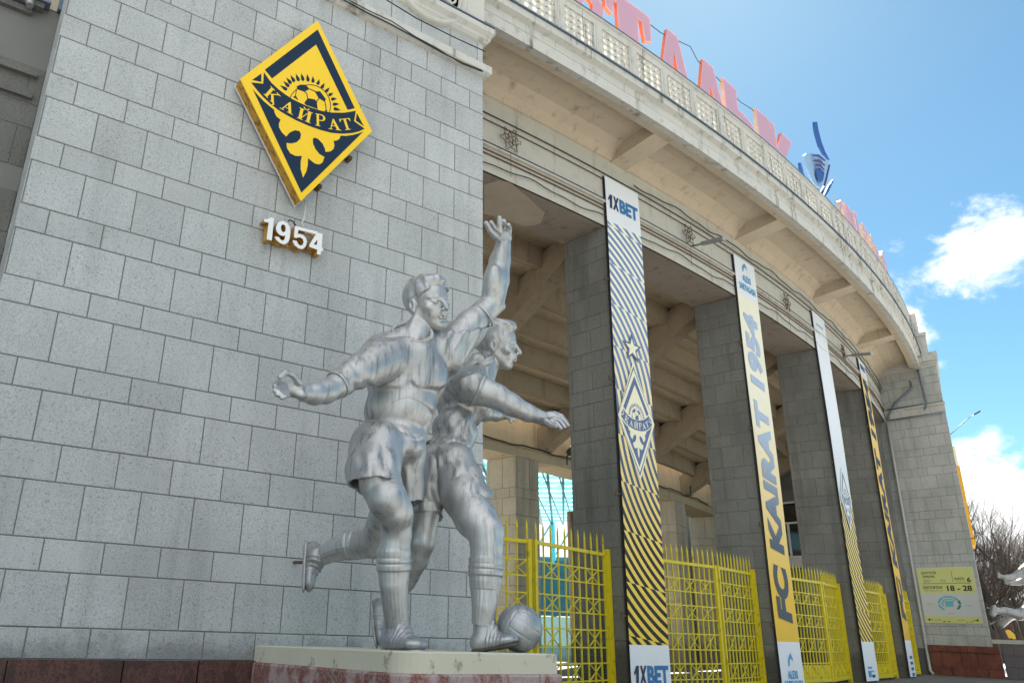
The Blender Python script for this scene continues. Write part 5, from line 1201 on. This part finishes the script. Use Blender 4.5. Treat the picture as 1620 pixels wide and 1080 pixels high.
nm_ = ['round pink letter at the top edge of the photo', 'pink letter with a bowl left of the T', 'large pink T shaped letter on the roof', 'pink A shaped letter right of the T', 'pink tent shaped letter without crossbar', 'pink letter made of a bowl and a separate stem', 'palest pink letter beside the blue roof emblem']
for (ch, xl, xr, pt, yt, sd_), lb in zip(LT, nm_): roof_letter(ch, xl, xr, pt, yt, lb, side=sd_)
far = [('С', 1329, 1338, 1333, 318), ('Т', 1341, 1351, 1346, 330), ('А', 1352, 1360, 1356, 338), ('Д', 1366, 1374, 1370, 360), ('И', 1383, 1390, 1386, 385), ('О', 1400, 1406, 1403, 415), ('Н', 1415, 1421, 1418, 445)]
nf = ['first faint letter right of the blue roof emblem', 'second letter right of the blue roof emblem', 'third letter right of the blue roof emblem', 'fourth letter right of the blue roof emblem', 'fifth letter right of the blue roof emblem', 'second to last roof letter by the far tower', 'last roof letter nearest the far tower']
for (ch, xl, xr, pt, yt), lb in zip(far, nf): roof_letter(ch, xl, xr, pt, yt+4, lb, bold=.01, side='creamside')
m = MB()      # festoon wire along the letters
fw = [(1027, 38), (1045, 52), (1062, 60), (1092, 74), (1104, 97), (1135, 124), (1150, 140), (1172, 162), (1188, 172), (1213, 193)]
m.tube([at_R(x, y, 87.3)[2] for x, y in fw], .012, 4); tag(m.build('festoon_wire', [M['wire']]), 'thin wire strung between the tops of the pink roof letters', 'wire')
# blue emblem on the roof
lg = thing('roof_emblem', 'blue and white egg shaped roof emblem with swept blue ribbons', 'sign', at_R(1290, 300, 87.3)[2])
M['lg_blue'] = plain('glossy blue sheet', (.02, .09, .32, 1), .65); M['lg_dark'] = plain('violet blue sheet', (.05, .04, .16, 1), .65); M['lg_pale'] = plain('pale blue sheet', (.26, .42, .62, 1), .65)
cL = lambda pts: [(1200+x/4.695, 150+y/4.695) for x, y in pts]
def lslab(name, pts, mat, holes=(), off=0.0, th=.04):
    R = 87.3; A = at_R(1290, 300, R)[2]; a = math.radians(at_R(1290, 300, R)[0]); ux = Vector((math.cos(a), math.sin(a), 0)); n = Vector((ux.y, -ux.x, 0))
    def to2(p):
        d = ray(*p); t_ = ((A-EYE).dot(n))/d.dot(n); q = EYE+d*t_-A; return (q.dot(ux), q.z)
    m = MB(); m.slab([[to2(p) for p in cL(r)] for r in [pts]+list(holes)], lambda x, y: A+ux*x+Vector((0, 0, y))+n*off, n, th); fixn(m.build(name, [M[mat]], lg))
def ellp(cx_, cy_, rx, ry, rot=0, n=28): return [(cx_+rx*math.cos(t_)*math.cos(rot)-ry*math.sin(t_)*math.sin(rot), cy_+rx*math.cos(t_)*math.sin(rot)+ry*math.sin(t_)*math.cos(rot)) for t_ in [2*math.pi*k/n for k in range(n)]]
lslab('egg_body', [(330, 455), (345, 440), (390, 435), (450, 455), (515, 500), (500, 570), (480, 650), (455, 690), (430, 690), (400, 660), (370, 600), (345, 530)], 'lg_pale')
lslab('egg_crescent', [(313, 500), (330, 500), (350, 580), (380, 640), (420, 690), (450, 700), (420, 690), (395, 680), (345, 625), (320, 570)], 'lg_blue', off=-.1)  # blue crescent set behind the egg body
lslab('egg_core', [(405, 560), (440, 565), (463, 585), (455, 640), (435, 662), (418, 640), (405, 600)], 'lg_blue', off=.11, th=.02)
for k, (y0, x0, x1) in enumerate([(455, 375, 470), (492, 385, 468), (525, 398, 464), (556, 405, 460)]):
    lslab('egg_slot', [(x0, y0), ((x0+x1)/2, y0-3), (x1, y0+38), (x1-2, y0+46), ((x0+x1)/2, y0+12), (x0+3, y0+10)], 'lg_dark', off=.11, th=.02)
lslab('upper_ribbon', [(400, 205), (428, 203), (437, 260), (460, 350), (490, 430), (522, 488), (505, 482), (470, 445), (437, 385), (415, 310), (403, 250)], 'lg_blue')
lslab('middle_ribbon', [(520, 520), (526, 522), (500, 640), (470, 740), (455, 720), (480, 680), (495, 620)], 'lg_dark')
lslab('lower_ribbon', [(545, 632), (551, 640), (515, 720), (492, 755), (478, 750), (510, 680)], 'lg_blue')
m = MB(); A = at_R(1298, 322, 87.2)[2]; m.bar(A+Vector((0, 0, -.4)), Vector((A.x, A.y, 14.3)), .06); B = at_R(1318, 322, 87.2)[2]
m.tube([B, at_R(1327, 318, 87.2)[2], at_R(1318, 308, 87.2)[2]], .02, 4); m.build('support_post', [M['steel']], lg)
# cables along the frieze
def arc_wire(name, label, z, R, r, mat, a0=.1, a1=21.8, sag=.0, n=320):
    m = MB(); pts = []
    for i in range(n+1):
        a = a0+(a1-a0)*i/n; pts.append(pol(a, R, z+sag*(math.sin(a*3.1)+.4*math.sin(a*7.7+1))))
    m.tube(pts, r, 5); return tag(m.build(name, [mat]), label, 'cable')
arc_wire('cable', 'upper dark conduit along the frieze above the pillars', 12.78, RF+.04, .017, M['wire'])
arc_wire('cable', 'second brown conduit just under the upper one on the frieze', 12.60, RF+.03, .015, M['rusty'])
arc_wire('cable', 'tan conduit just below the flashing of the frieze', 11.78, RF+.03, .018, M['rusty'])
arc_wire('cable', 'lowest tan conduit along the frieze', 11.67, RF+.03, .018, M['rusty'])
arc_wire('cable', 'loose sagging black cable near the lower edge of the frieze', 11.42, RF+.06, .014, M['wire'], sag=.05)
arc_wire('cable', 'loose black cable looping beside the banner tops', 12.9, RF+.10, .018, M['wire'], a0=5.2, sag=.05)
def twire(label, pts, off, r=.014):
    m = MB(); m.tube([at_wall(x, y, off) for x, y in pts], r, 5); tag(m.build('cable', [M['wire']]), label, 'cable')
twire('pair of black cables lying on the moulding of the pale tower', [(540, -2), (580, 20), (615, 37), (650, 56), (700, 84), (735, 101), (763, 112)], .16)
twire('second thin cable lying on the moulding of the pale tower', [(545, -3), (585, 18), (620, 34), (655, 57), (690, 76), (730, 101), (764, 114)], .17, .010)
twire('blue cable on the upper ledge of the pale tower', [(608, -2), (660, 30), (720, 60), (768, 82)], .20, .012)
m = MB(); rr2 = random.Random(3)       # icicle lights hanging from balustrade
for i in range(80):
    a = A0+.3+rr2.random()*21.3; z0 = 15.3-rr2.random()*1.0; L_ = .15+rr2.random()*.8
    p = pol(a, RB+.10+.05*rr2.random(), z0); q = [p+Vector(((rr2.random()-.5)*.03, (rr2.random()-.5)*.03, -L_*k/5)) for k in range(6)]
    m.tube(q, .005, 3, cap=False)
tag(m.build('icicle_lights', [M['wire']]), 'dark hanging strands of string lights over the balustrade', 'lights', kind='stuff')
def snow(px, py, label, s=.34, R=RF+.10):
    a, z, p = at_R(px, py, R); a_ = math.radians(a); ux = Vector((math.cos(a_), math.sin(a_), 0)); n = Vector((ux.y, -ux.x, 0))
    m = MB()
    for k in range(6):
        th = math.pi/3*k+.1; d = ux*math.cos(th)+Vector((0, 0, math.sin(th))); e = -ux*math.sin(th)+Vector((0, 0, math.cos(th)))
        pts = [d*s*.15+e*s*.06, d*s*.45+e*s*.05, d*s*.5+e*s*.25, d*s*.62+e*s*.3, d*s*.72+e*s*.12, d*s*.95+e*s*.12, d*s*1.0, d*s*.95-e*s*.12, d*s*.72-e*s*.12, d*s*.62-e*s*.3, d*s*.5-e*s*.25, d*s*.45-e*s*.05, d*s*.15-e*s*.06]
        m.tube([p+q for q in pts], .011, 4)
    m.tube([p+Vector((0, 0, -s)), p+Vector((0, 0, -s-.7))], .006, 3)
    tag(m.build('snowflake_light', [M['rusty']]), label, 'decoration', 'wire snowflakes on the frieze')
snow(808, 221, 'rusty wire snowflake on the frieze nearest the pale tower')
snow(1090, 371, 'rusty wire snowflake beside the strip lamp between the first two banners')
snow(1245, 478, 'rusty wire snowflake between the second and third banners'); snow(1334, 556, 'small wire snowflake just left of the fourth banner')
def strip(px0, py0, px1, py1, label, R0=RF+.03, R1=87.5):
    p = at_R(px0, py0, R0)[2]; q = at_R(px1, py1, R1)[2]; root = thing('strip_lamp', label, 'lamp', p)
    m = MB(); m.bar(p+(q-p)*.35, q, .12, .10); m.build('lamp_housing', [M['steel']], root); m = MB(); m.tube([p, p+(q-p)*.4], .03, 6); m.build('arm', [M['steel']], root)
strip(1093, 390, 1146, 377, 'grey strip lamp on an arm reaching out between the first two banners'); strip(1335, 563, 1380, 559, 'smaller strip lamp on an arm at the fourth banner')
# flood lamp on the ring beam, loose cables inside
fl = thing('floodlight', 'dark floodlight clamped on the ring beam between the first two pillars', 'lamp', at_R(1095, 790, 78.2)[2])
def ins(px, py, R=78.3): return at_R(px, py, R)[2]
m = MB(); m.tube([ins(1093, 783), ins(1092, 770), ins(1096, 764)], .03, 6); m.build('bracket', [M['wire']], fl)
m = MB(); m.tube([ins(1094, 775), ins(1100, 763), ins(1108, 758)], [.10, .20, .24], 12); m.build('lamp_head', [M['steel']], fl)
f2_ = thing('floodlight', 'dark floodlight on the ring beam left of the first pillar', 'lamp', ins(897, 735))
m = MB(); m.tube([ins(897, 735), ins(897, 722), ins(904, 712)], .03, 6); m.build('bracket', [M['wire']], f2_); m = MB(); m.tube([ins(900, 716), ins(912, 706)], [.12, .2], 10); m.build('lamp_head', [M['wire']], f2_)
def arc_wire2(label, z, R, r, sg): return arc_wire('cable', label, z, R, r, M['wire'], a0=2, a1=20, sag=sg)
arc_wire2('bundle of dark cables along the inner ring beam', 7.38, RI+.14, .03, .03)
# small window in the recess
def on_side(px, py):
    d = ray(px, py); t_ = ((T0-EYE).dot(TN))/d.dot(TN); p = EYE+d*t_; return (p-T0).dot(TD), p.z
sa, za_ = on_side(1237, 796); sb_, zb_ = on_side(1266, 880); sa -= .5; sb_ += .3
ow = thing('office_window', 'white framed dark window in the recess behind the second pillar', 'window', tw((sa+sb_)/2, zb_, .02))
m = MB(); m.obox(tw(sa, zb_, .0), TD*(sb_-sa), TN*.03, Vector((0, 0, za_-zb_)))
tg = NT('dark glass', .08, 0.0, .8); tg.color((.01, .011, .012, 1)); M['darkglass'] = tg.m; fixn(m.build('pane', [M['darkglass']], ow))
m = MB(); zm_ = za_*.62+zb_*.38
for z_ in (zb_, zm_, za_): m.bar(tw(sa, z_, .05), tw(sb_, z_, .05), .09)
for s_, z2 in ((sa, za_), ((sa+sb_)/2, zm_), (sb_, za_)): m.bar(tw(s_, zb_, .05), tw(s_, z2, .05), .09, up=Vector((1, 0, 0)))
m.build('frame', [M['white_sheet']], ow)
m = MB(); m.obox(tw(sb_-.9, zb_-.55, .03), TD*.8, TN*.3, Vector((0, 0, .5))); tag(m.build('air_conditioner', [M['white_metal']]), 'small pale air conditioner box under the white framed window', 'air conditioner')
# peeled plaster on the lintel
def flake(label, pts, z=ZF-.004):
    P = []
    for x, y in pts: d = ray(x, y); t_ = (z-1.2)/d.z; q = EYE+d*t_; P.append((q.x, q.y))
    m = MB(); m.slab([P], lambda x, y: Vector((x, y, z)), (0, 0, -1), .006); fixn(m.build('plaster_patch', [M['peeled']], arena))
flake('', [(766, 292), (790, 285), (806, 288), (835, 312), (862, 336), (856, 352), (846, 356), (828, 358), (795, 345), (766, 338)])
# ------------------------------------------------------------------ direction board on the far tower
bd = thing('direction_board', 'pale yellow and white board with gate 6, sectors 18 - 28 and a stadium plan', 'sign', tw(1.1, 2.1))
S0, S1, Z0, Z1 = -.01, 2.24, 2.10, 4.42
def tb(s, z, o=.03): return tw(s, z, o)
def bslab(name, s0, s1, z0, z1, mat, o, th=.004): m = MB(); m.slab([[(s0, z0), (s1, z0), (s1, z1), (s0, z1)]], lambda x, y: tb(x, y, o), TN, th); return fixn(m.build(name, [mat], bd))
M['py'] = plain('pale yellow vinyl', (.66, .68, .26, 1), .4, var=.05); M['pw'] = plain('off white vinyl', (.62, .64, .66, 1), .4, var=.05); M['ink'] = plain('black print', (.015, .015, .015, 1), .5); M['inkg'] = plain('grey print', (.25, .26, .22, 1), .5)
M['teal'] = plain('light teal print', (.16, .52, .60, 1), .5); M['teal_d'] = plain('dark teal print', (.03, .26, .28, 1), .5)
bslab('board', S0, S1, Z0, Z1, M['pw'], .014, .014); bslab('yellow_field', S0+.02, S1-.02, 3.34, Z1-.02, M['py'], .029, .002); bslab('yellow_field', S0+.02, S1-.02, Z0+.02, 2.38, M['py'], .029, .002)
SP = lambda f: S0+(S1-S0)*f
def btx(body, f0, f1, z0, z1, mat='ink', bold=.02, n='board_lettering'): text_part(n, body, lambda x, y: tb(x, y, .0325), SP(f0), SP(f1), z0, z1, TN, .002, [M[mat]], bd, bold=bold)
btx('СОЛТҮСТІК', .08, .36, 4.14, 4.25); btx('ТРИБУНА', .09, .32, 3.99, 4.09); btx('СЕВЕРНАЯ', .10, .24, 3.86, 3.91, 'inkg', 0); btx('ТРИБУНА', .10, .21, 3.79, 3.84, 'inkg', 0)
btx('NORTH', .40, .50, 3.86, 3.91, 'inkg', 0); btx('STAND', .40, .50, 3.79, 3.84, 'inkg', 0)
btx('ҚАҚПА', .66, .83, 3.86, 3.98); btx('6', .87, .935, 3.78, 3.98, 'ink', .03); btx('ВОРОТА GATE', .68, .83, 3.79, 3.83, 'inkg', 0)
bslab('rule', SP(.08), SP(.93), 3.735, 3.75, M['ink'], .0325, .002); bslab('rule', SP(.62), SP(.63), 3.80, 4.25, M['inkg'], .0325, .002)
btx('СЕКТОРЛАР', .07, .42, 3.52, 3.64); btx('СЕКТОРА SECTOR', .09, .42, 3.42, 3.48, 'inkg', 0); btx('18 - 28', .50, .93, 3.42, 3.65, 'ink', .03)
def arcp(r0, r1, a0, a1, sx=1.0): 
    k = 12; o = [(SP(.49)+sx*r1*math.cos(math.radians(a0+(a1-a0)*i/k)), 2.90+r1*.72*math.sin(math.radians(a0+(a1-a0)*i/k))) for i in range(k+1)]
    return o+[(SP(.49)+sx*r0*math.cos(math.radians(a0+(a1-a0)*i/k)), 2.90+r0*.72*math.sin(math.radians(a0+(a1-a0)*i/k))) for i in range(k, -1, -1)]
m = MB()
for a0_, a1_ in ((62, 118), (122, 176), (184, 236), (30, 58)): m.slab([arcp(.36, .46, a0_, a1_)], lambda x, y: tb(x, y, .0325), TN, .002)
for a0_, a1_ in ((30, 150), (150, 210)): m.slab([arcp(.24, .30, a0_, a1_)], lambda x, y: tb(x, y, .0325), TN, .002)
m.slab([[(SP(.42), 2.78), (SP(.56), 2.78), (SP(.56), 3.02), (SP(.42), 3.02)]], lambda x, y: tb(x, y, .0325), TN, .002); fixn(m.build('stadium_plan', [M['teal']], bd))
m = MB()
for a0_, a1_ in ((-4, 26), (-48, -10)): m.slab([arcp(.36, .46, a0_, a1_)], lambda x, y: tb(x, y, .0325), TN, .002)
fixn(m.build('stadium_plan_sectors', [M['teal_d']], bd))
m = MB()
for s_, dr_ in ((.06, 1), (.94, -1)):
    m.slab([[(SP(s_), 2.24), (SP(s_+dr_*.035), 2.30), (SP(s_+dr_*.035), 2.25), (SP(s_+dr_*.09), 2.25), (SP(s_+dr_*.09), 2.23), (SP(s_+dr_*.035), 2.23), (SP(s_+dr_*.035), 2.18)]], lambda x, y: tb(x, y, .0325), TN, .002)
fixn(m.build('arrows', [M['ink']], bd))
btx('СЕКТОРЛАР', .18, .30, 2.20, 2.27, 'inkg', 0); btx('29 - 40', .32, .45, 2.14, 2.20, 'ink', .02); btx('СЕКТОРА', .58, .70, 2.20, 2.27, 'inkg', 0); btx('1 - 17', .74, .84, 2.14, 2.20, 'ink', .02)
btx('ҚАҚПА', .10, .20, 2.88, 2.92, 'inkg', 0); btx('ҚАҚПА', .76, .88, 2.80, 2.84, 'inkg', 0); btx('ҚАҚПА', .44, .54, 2.47, 2.51, 'inkg', 0)
# yellow banner edge on on the front of the far tower
fb = thing('yellow_banner', 'yellow banner seen edge on along the front of the far tower', 'banner', tw(2.7, 6))
def fr(u, z, o): return tw(SE, z)+FT*u+FNn*o
m = MB(); m.obox(fr(1.2, 5.75, .03), FT*2.2, FNn*.13, Vector((0, 0, 3.2))); m.obox(fr(1.2, 5.45, .03), FT*2.2, FNn*.15, Vector((0, 0, .22)))
m.build('banner_sheet', [plain('orange yellow banner', (.75, .38, .01, 1), .5)], fb)
m = MB(); m.obox(fr(1.2, 8.96, .03), FT*2.2, FNn*.10, Vector((0, 0, .9))); m.build('banner_header', [M['cream']], fb)
# ------------------------------------------------------------------ grandstand seen through the openings
GD = ray(890, 900); GD.z = 0; GD.normalize(); GU = Vector((GD.y, -GD.x, 0))
gs = thing('grandstand', 'turquoise roofed grandstand seen through the colonnade', 'grandstand', GD*90)
tr_ = NT('turquoise translucent roofing', .3); n_ = tr_.noise(1.0, 3, stretch=(1.5, .5, 1)); tr_.color((.06, .40, .46, 1)); tl = tr_.N.new('ShaderNodeBsdfTranslucent'); tr_.link(tr_.mix(tr_.ramp(n_, .4, .6), (.08, .42, .50, 1), (.30, .68, .74, 1)), tl.inputs[0]); mx = tr_.N.new('ShaderNodeMixShader'); mx.inputs[0].default_value = .6
tr_.link(tr_.b.outputs[0], mx.inputs[1]); tr_.link(tl.outputs[0], mx.inputs[2]); tr_.link(mx.outputs[0], tr_.N['Material Output'].inputs[0])
def gp(u, v, o=0): return GD*(50+45*v)+GU*(-26+40*u)+Vector((0, 0, 14.2-.9*v+o))
m = MB(); m.grid([[gp(i/24, j/6) for i in range(25)] for j in range(7)], smooth=False); m.build('roofing', [tr_.m], gs)
for j in range(19):
    m = MB(); m.bar(gp(0, j/18, -.25), gp(1, j/18, -.25), .14, .22); m.build('purlin', [M['white_metal']], gs)
for i in range(0, 33):
    m = MB(); u = i/32; m.bar(gp(u, 0, -.6), gp(u, 1, -.6), .22, .4)
    m.build('rafter', [M['steel']], gs)
    m = MB(); m.bar(gp(u, 0, -.7), gp(min(u+.06, 1), 1, -.7), .12, .14); m.build('brace', [M['white_metal']], gs)
for i in range(0, 33, 2):
    m = MB(); p = gp(i/32, .97, -.6); m.tube([p, Vector((p.x, p.y, 0))], .30, 10); m.bar(p+Vector((0, 0, -4)), gp(min(i+2, 32)/32, .97, -.6), .18); m.build('column', [M['teal']], gs)
M['seat_teal'] = plain('teal plastic seats', (.03, .13, .18, 1), .5, var=.4, scale=3)
m = MB(); rows_ = []
for j in range(14):
    d_, z = 96-1.3*j, 9.0-.5*j
    rows_ += [[GD*d_+GU*(-30+48*i/12)+Vector((0, 0, z)) for i in range(13)], [GD*(d_-1.3)+GU*(-30+48*i/12)+Vector((0, 0, z)) for i in range(13)]]
m.grid(rows_, smooth=False); m.build('seating_terrace', [M['seat_teal']], gs)
m = MB(); m.obox(GD*77.2+GU*-30, GU*48, GD*.3, Vector((0, 0, 2.4))); m.build('front_wall', [M['white_metal']], gs)
# pale service block under the stand, right behind the inner piers
sb = thing('service_block', 'pale stone service block standing behind the inner pillars', 'building', pol(12, 73))
def sw_(name, prof, a0, a1, mat):
    m = MB(); sweep(m, prof, a0, a1, 16, closed=True); return fixn(m.build(name, [mat], sb))
sw_('wall', [(74.6, 0), (74.6, 6.3), (74.2, 6.3), (74.2, 0)], 14.4, 24.5, M['granite_warm'])
sw_('dark_doorway', [(74.64, .2), (74.64, 3.0), (74.62, 3.0), (74.62, .2)], 18.6, 19.5, M['black'])
sw_('dark_doorway', [(74.64, .2), (74.64, 3.4), (74.62, 3.4), (74.62, .2)], 15.2, 16.6, M['black'])
# ------------------------------------------------------------------ beyond the far tower: low wall, second sculpture, kiosk, trees
lw = thing('low_stone_wall', 'low grey block wall with a pale coping right of the far tower', 'wall', (43, 15, 0))
def G(px, py, dep): return at_depth(px, py, dep)
D0 = 39.0
m = MB(); blocks(m, lambda u, z: tw(2.75+u, z, .02), TN, 4.2, [0, .45, .9, 1.34], bw=.8, proud=.02)
m.build('block_facing', [plain('purple grey stone', (.15, .13, .14, 1), .85, var=.3, bump=.3)], lw)
m = MB(); m.box8([tw(2.72, 0, .018), tw(6.94, 0, .018), tw(6.94, 0, -3), tw(2.72, 0, -3), tw(2.72, 1.34, .018), tw(6.94, 1.34, .018), tw(6.94, 1.34, -3), tw(2.72, 1.34, -3)]); fixn(m.build('core', [M['joint']], lw))
m = MB(); m.box8([tw(2.42, 1.343, .05), tw(7, 1.343, .05), tw(7, 1.343, -3.1), tw(2.42, 1.343, -3.1), tw(2.42, 1.50, .05), tw(7, 1.50, .05), tw(7, 1.50, -3.1), tw(2.42, 1.50, -3.1)]); fixn(m.build('coping', [M['cornice']], lw))
s3 = thing('runner_statue', 'silver grey statue with stretched arms and a trailing leg at the right edge', 'statue', tw(5.2, 1.5, -1.4))
dq = (tw(4.6, 1.5, -1.0)-EYE).dot(FWD)
def P4(px, py, dd=0): return np.array(G(px, py, dq+dd))
f = Field(.028)
def pc4(pts, k=.05):
    W_ = [(P4(x, y, d), r*dq/FPX) for x, y, d, r in pts]
    for (a, ra), (b, rb) in zip(W_[:-1], W_[1:]): f.cap(a, b, ra, rb, k)
pc4([(1588, 913, 0, 4), (1604, 912, 0, 5), (1622, 902, 0, 8), (1640, 890, .2, 12)]); pc4([(1598, 922, .6, 3.5), (1612, 921, .6, 4.5), (1630, 912, .6, 7)])
for dy in (-3, -1, 1, 3): pc4([(1588, 913+dy*.6, 0, 1.5), (1578, 909+dy*1.2, 0, 1.1)], .01)
for dy in (-2, 0, 2): pc4([(1598, 922+dy*.5, .6, 1.4), (1589, 920+dy*1.2, .6, 1.1)], .01)
pc4([(1573, 966, 0, 5), (1590, 966, 0, 6), (1612, 972, 0, 8), (1640, 962, 0, 12), (1655, 930, .2, 14)]); pc4([(1573, 962, 0, 5), (1570, 972, -.1, 4)]); pc4([(1584, 988, .8, 5), (1597, 975, .8, 6), (1622, 968, .8, 8), (1650, 950, .6, 12)])
f.ell(P4(1654, 905, .2), [.50, .85, .40], None, .15); f.ell(P4(1664, 868, .2), [.27, .36, .30], None, .1); f.cap(P4(1656, 895, .2), P4(1664, 872, .2), .25, .16, .1); f.cap(P4(1640, 890, .2), P4(1654, 888, .3), .30, .36, .12); f.ell(P4(1655, 930, .2), [.46, .40, .38], None, .15)
pc4([(1655, 930, 0, 14), (1650, 975, 0, 10), (1655, 1012, 0, 8)])
M['silver_dull'] = silver('dull silver', .6, (.34, .35, .36), .25); add_mesh('body', [f], M['silver_dull'], s3)
m = MB(); m.tube([tw(2.42, 2.75, -.2), G(1572, 962, dq)], .02, 5); m.tube([tw(2.42, 2.1, -.2), G(1583, 978, dq)], .02, 5); m.build('stay_rod', [M['steel']], s3)
kd = 75.0
ki = thing('kiosk', 'brick red kiosk with yellow sign panels beyond the low wall', 'kiosk', (G(1600, 1040, kd).x, G(1600, 1040, kd).y, 0))
kA, kB = G(1555, 1020, kd), G(1680, 1020, kd); ux = (kB-kA); ux.z = 0; kl = ux.length; ux.normalize(); kn = Vector((ux.y, -ux.x, 0)); kA.z = 0
zk = lambda py: G(1600, py, kd).z
m = MB(); m.obox(kA, ux*kl, -kn*4, Vector((0, 0, zk(994)))); m.build('wall', [M['rusty']], ki)
m = MB(); k8 = kA+Vector((0, 0, zk(994)))-ux*.3+kn*.4; m.obox(k8, ux*(kl+.6), -kn*.3, Vector((0, 0, zk(962)-zk(994)))) ; m.build('roof', [plain('dark red tiles', (.12, .035, .03, 1), .8, var=.3)], ki)
M['panel_y'] = plain('yellow shop panel', (.75, .45, .03, 1), .5)
for px0, px1 in ((1577, 1600), (1612, 1640)):
    a_, b_ = G(px0, 1003, kd), G(px1, 1003, kd); a_.z = b_.z = 0; w_ = (b_-a_).length
    m = MB(); m.obox(Vector((a_.x, a_.y, zk(1010)))+kn*.5, ux*w_, -kn*.1, Vector((0, 0, zk(996)-zk(1010)))); m.build('sign_panel', [M['panel_y']], ki)  # sign panels in plain yellow
a_ = G(1576, 1010, kd-1); b_ = G(1601, 1010, kd-1)
text_part('shop_lettering', 'SEN!M', lambda x, y: Vector((a_.x, a_.y, 0))+ux*x+Vector((0, 0, y)), 0, (b_-a_).length, zk(1014), zk(1008.5), kn, .03, [M['ink']], ki, bold=.03)
# street lamp far away in the sky
sl = thing('street_lamp', 'thin street lamp head against the blue sky right of the far tower', 'lamp', (G(1480, 665, 70).x, G(1480, 665, 70).y, 0))
p1, p2 = G(1531, 662, 70), G(1545, 653, 70)
m = MB(); m.tube([p1, p2], .018, 6); m.tube([p1, G(1500, 690, 70), Vector((G(1498, 700, 70).x, G(1498, 700, 70).y, 0))], .04, 6); m.build('pole', [M['wire']], sl); m = MB(); m.bar(G(1542, 655, 70), G(1550, 650.5, 70), .28, .12); m.build('lamp_head', [M['wire']], sl)
# bare trees
M['bark'] = plain('dark winter bark', (.045, .036, .030, 1), .9, var=.3, scale=5); M['twig'] = plain('brown twigs', (.055, .042, .036, 1), .9)
def tree(px, dep, ytop, label, seed, lean=0.0, spread=1.0, tk=.26):
    rng = random.Random(seed); base = G(px, 1045, dep); base.z = 0; H = G(px, ytop, dep).z; root = thing('bare_tree', label, 'tree', base, 'leafless trees beyond the low wall')
    tm = MB(); tw_ = MB()
    def grow(p, d, L, r, lvl):
        n = 5; pts = [p]; q = p.copy(); dd = d.copy()
        for i in range(n):
            dd = (dd+Vector((rng.gauss(0, .10), rng.gauss(0, .10), rng.gauss(0, .05)+(.05 if lvl else .02)))).normalized(); q = q+dd*(L/n); pts.append(q.copy())
        rs = [r*(1-.55*i/n) for i in range(n+1)]
        (tm if lvl < 2 else tw_).tube(pts, rs, 7 if lvl < 2 else 3, cap=False)
        if lvl >= 4 or L < .5: return
        nb = [6, 5, 6, 5][lvl]
        for k in range(nb):
            i = rng.randint(1 if lvl else 2, n); ax = Vector((rng.gauss(0, 1), rng.gauss(0, 1), 0)); ax = ax.normalized()*spread
            nd = (dd*(.55+.3*rng.random())+ax*(.55+.35*rng.random())+Vector((0, 0, .18))).normalized()
            grow(pts[i], nd, L*(.50+.22*rng.random()), rs[i]*.62, lvl+1)
        grow(pts[-1], dd, L*.6, rs[-1]*.9, lvl+1)
    grow(base, Vector((lean, 0, 1)).normalized(), H*.46, tk, 0)
    tm.build('trunk', [M['bark']], root); tw_.build('crown', [M['twig']], root)
TR = [(1560, 47, 775, 'slender dark leafless tree close to the far tower', 11, .05, 1, .22), (1578, 50, 740, 'tall leafless tree second from the far tower', 5, -.02, 1, .24), (1607, 46, 715, 'large leafless tree behind the reaching statue', 8, .04, 1.1, .28), (1640, 52, 730, 'leafless tree cut by the right edge of the photo', 21, -.1, 1.1, .26), (1590, 66, 800, 'lower leafless tree in the background thicket', 33, 0, 1.2, .2), (1555, 70, 830, 'small leafless tree farthest left in the thicket', 41, 0, 1.2, .2), (1620, 72, 810, 'faint leafless tree at the back of the thicket', 52, 0, 1.2, .2)]
for a in TR: tree(*a)
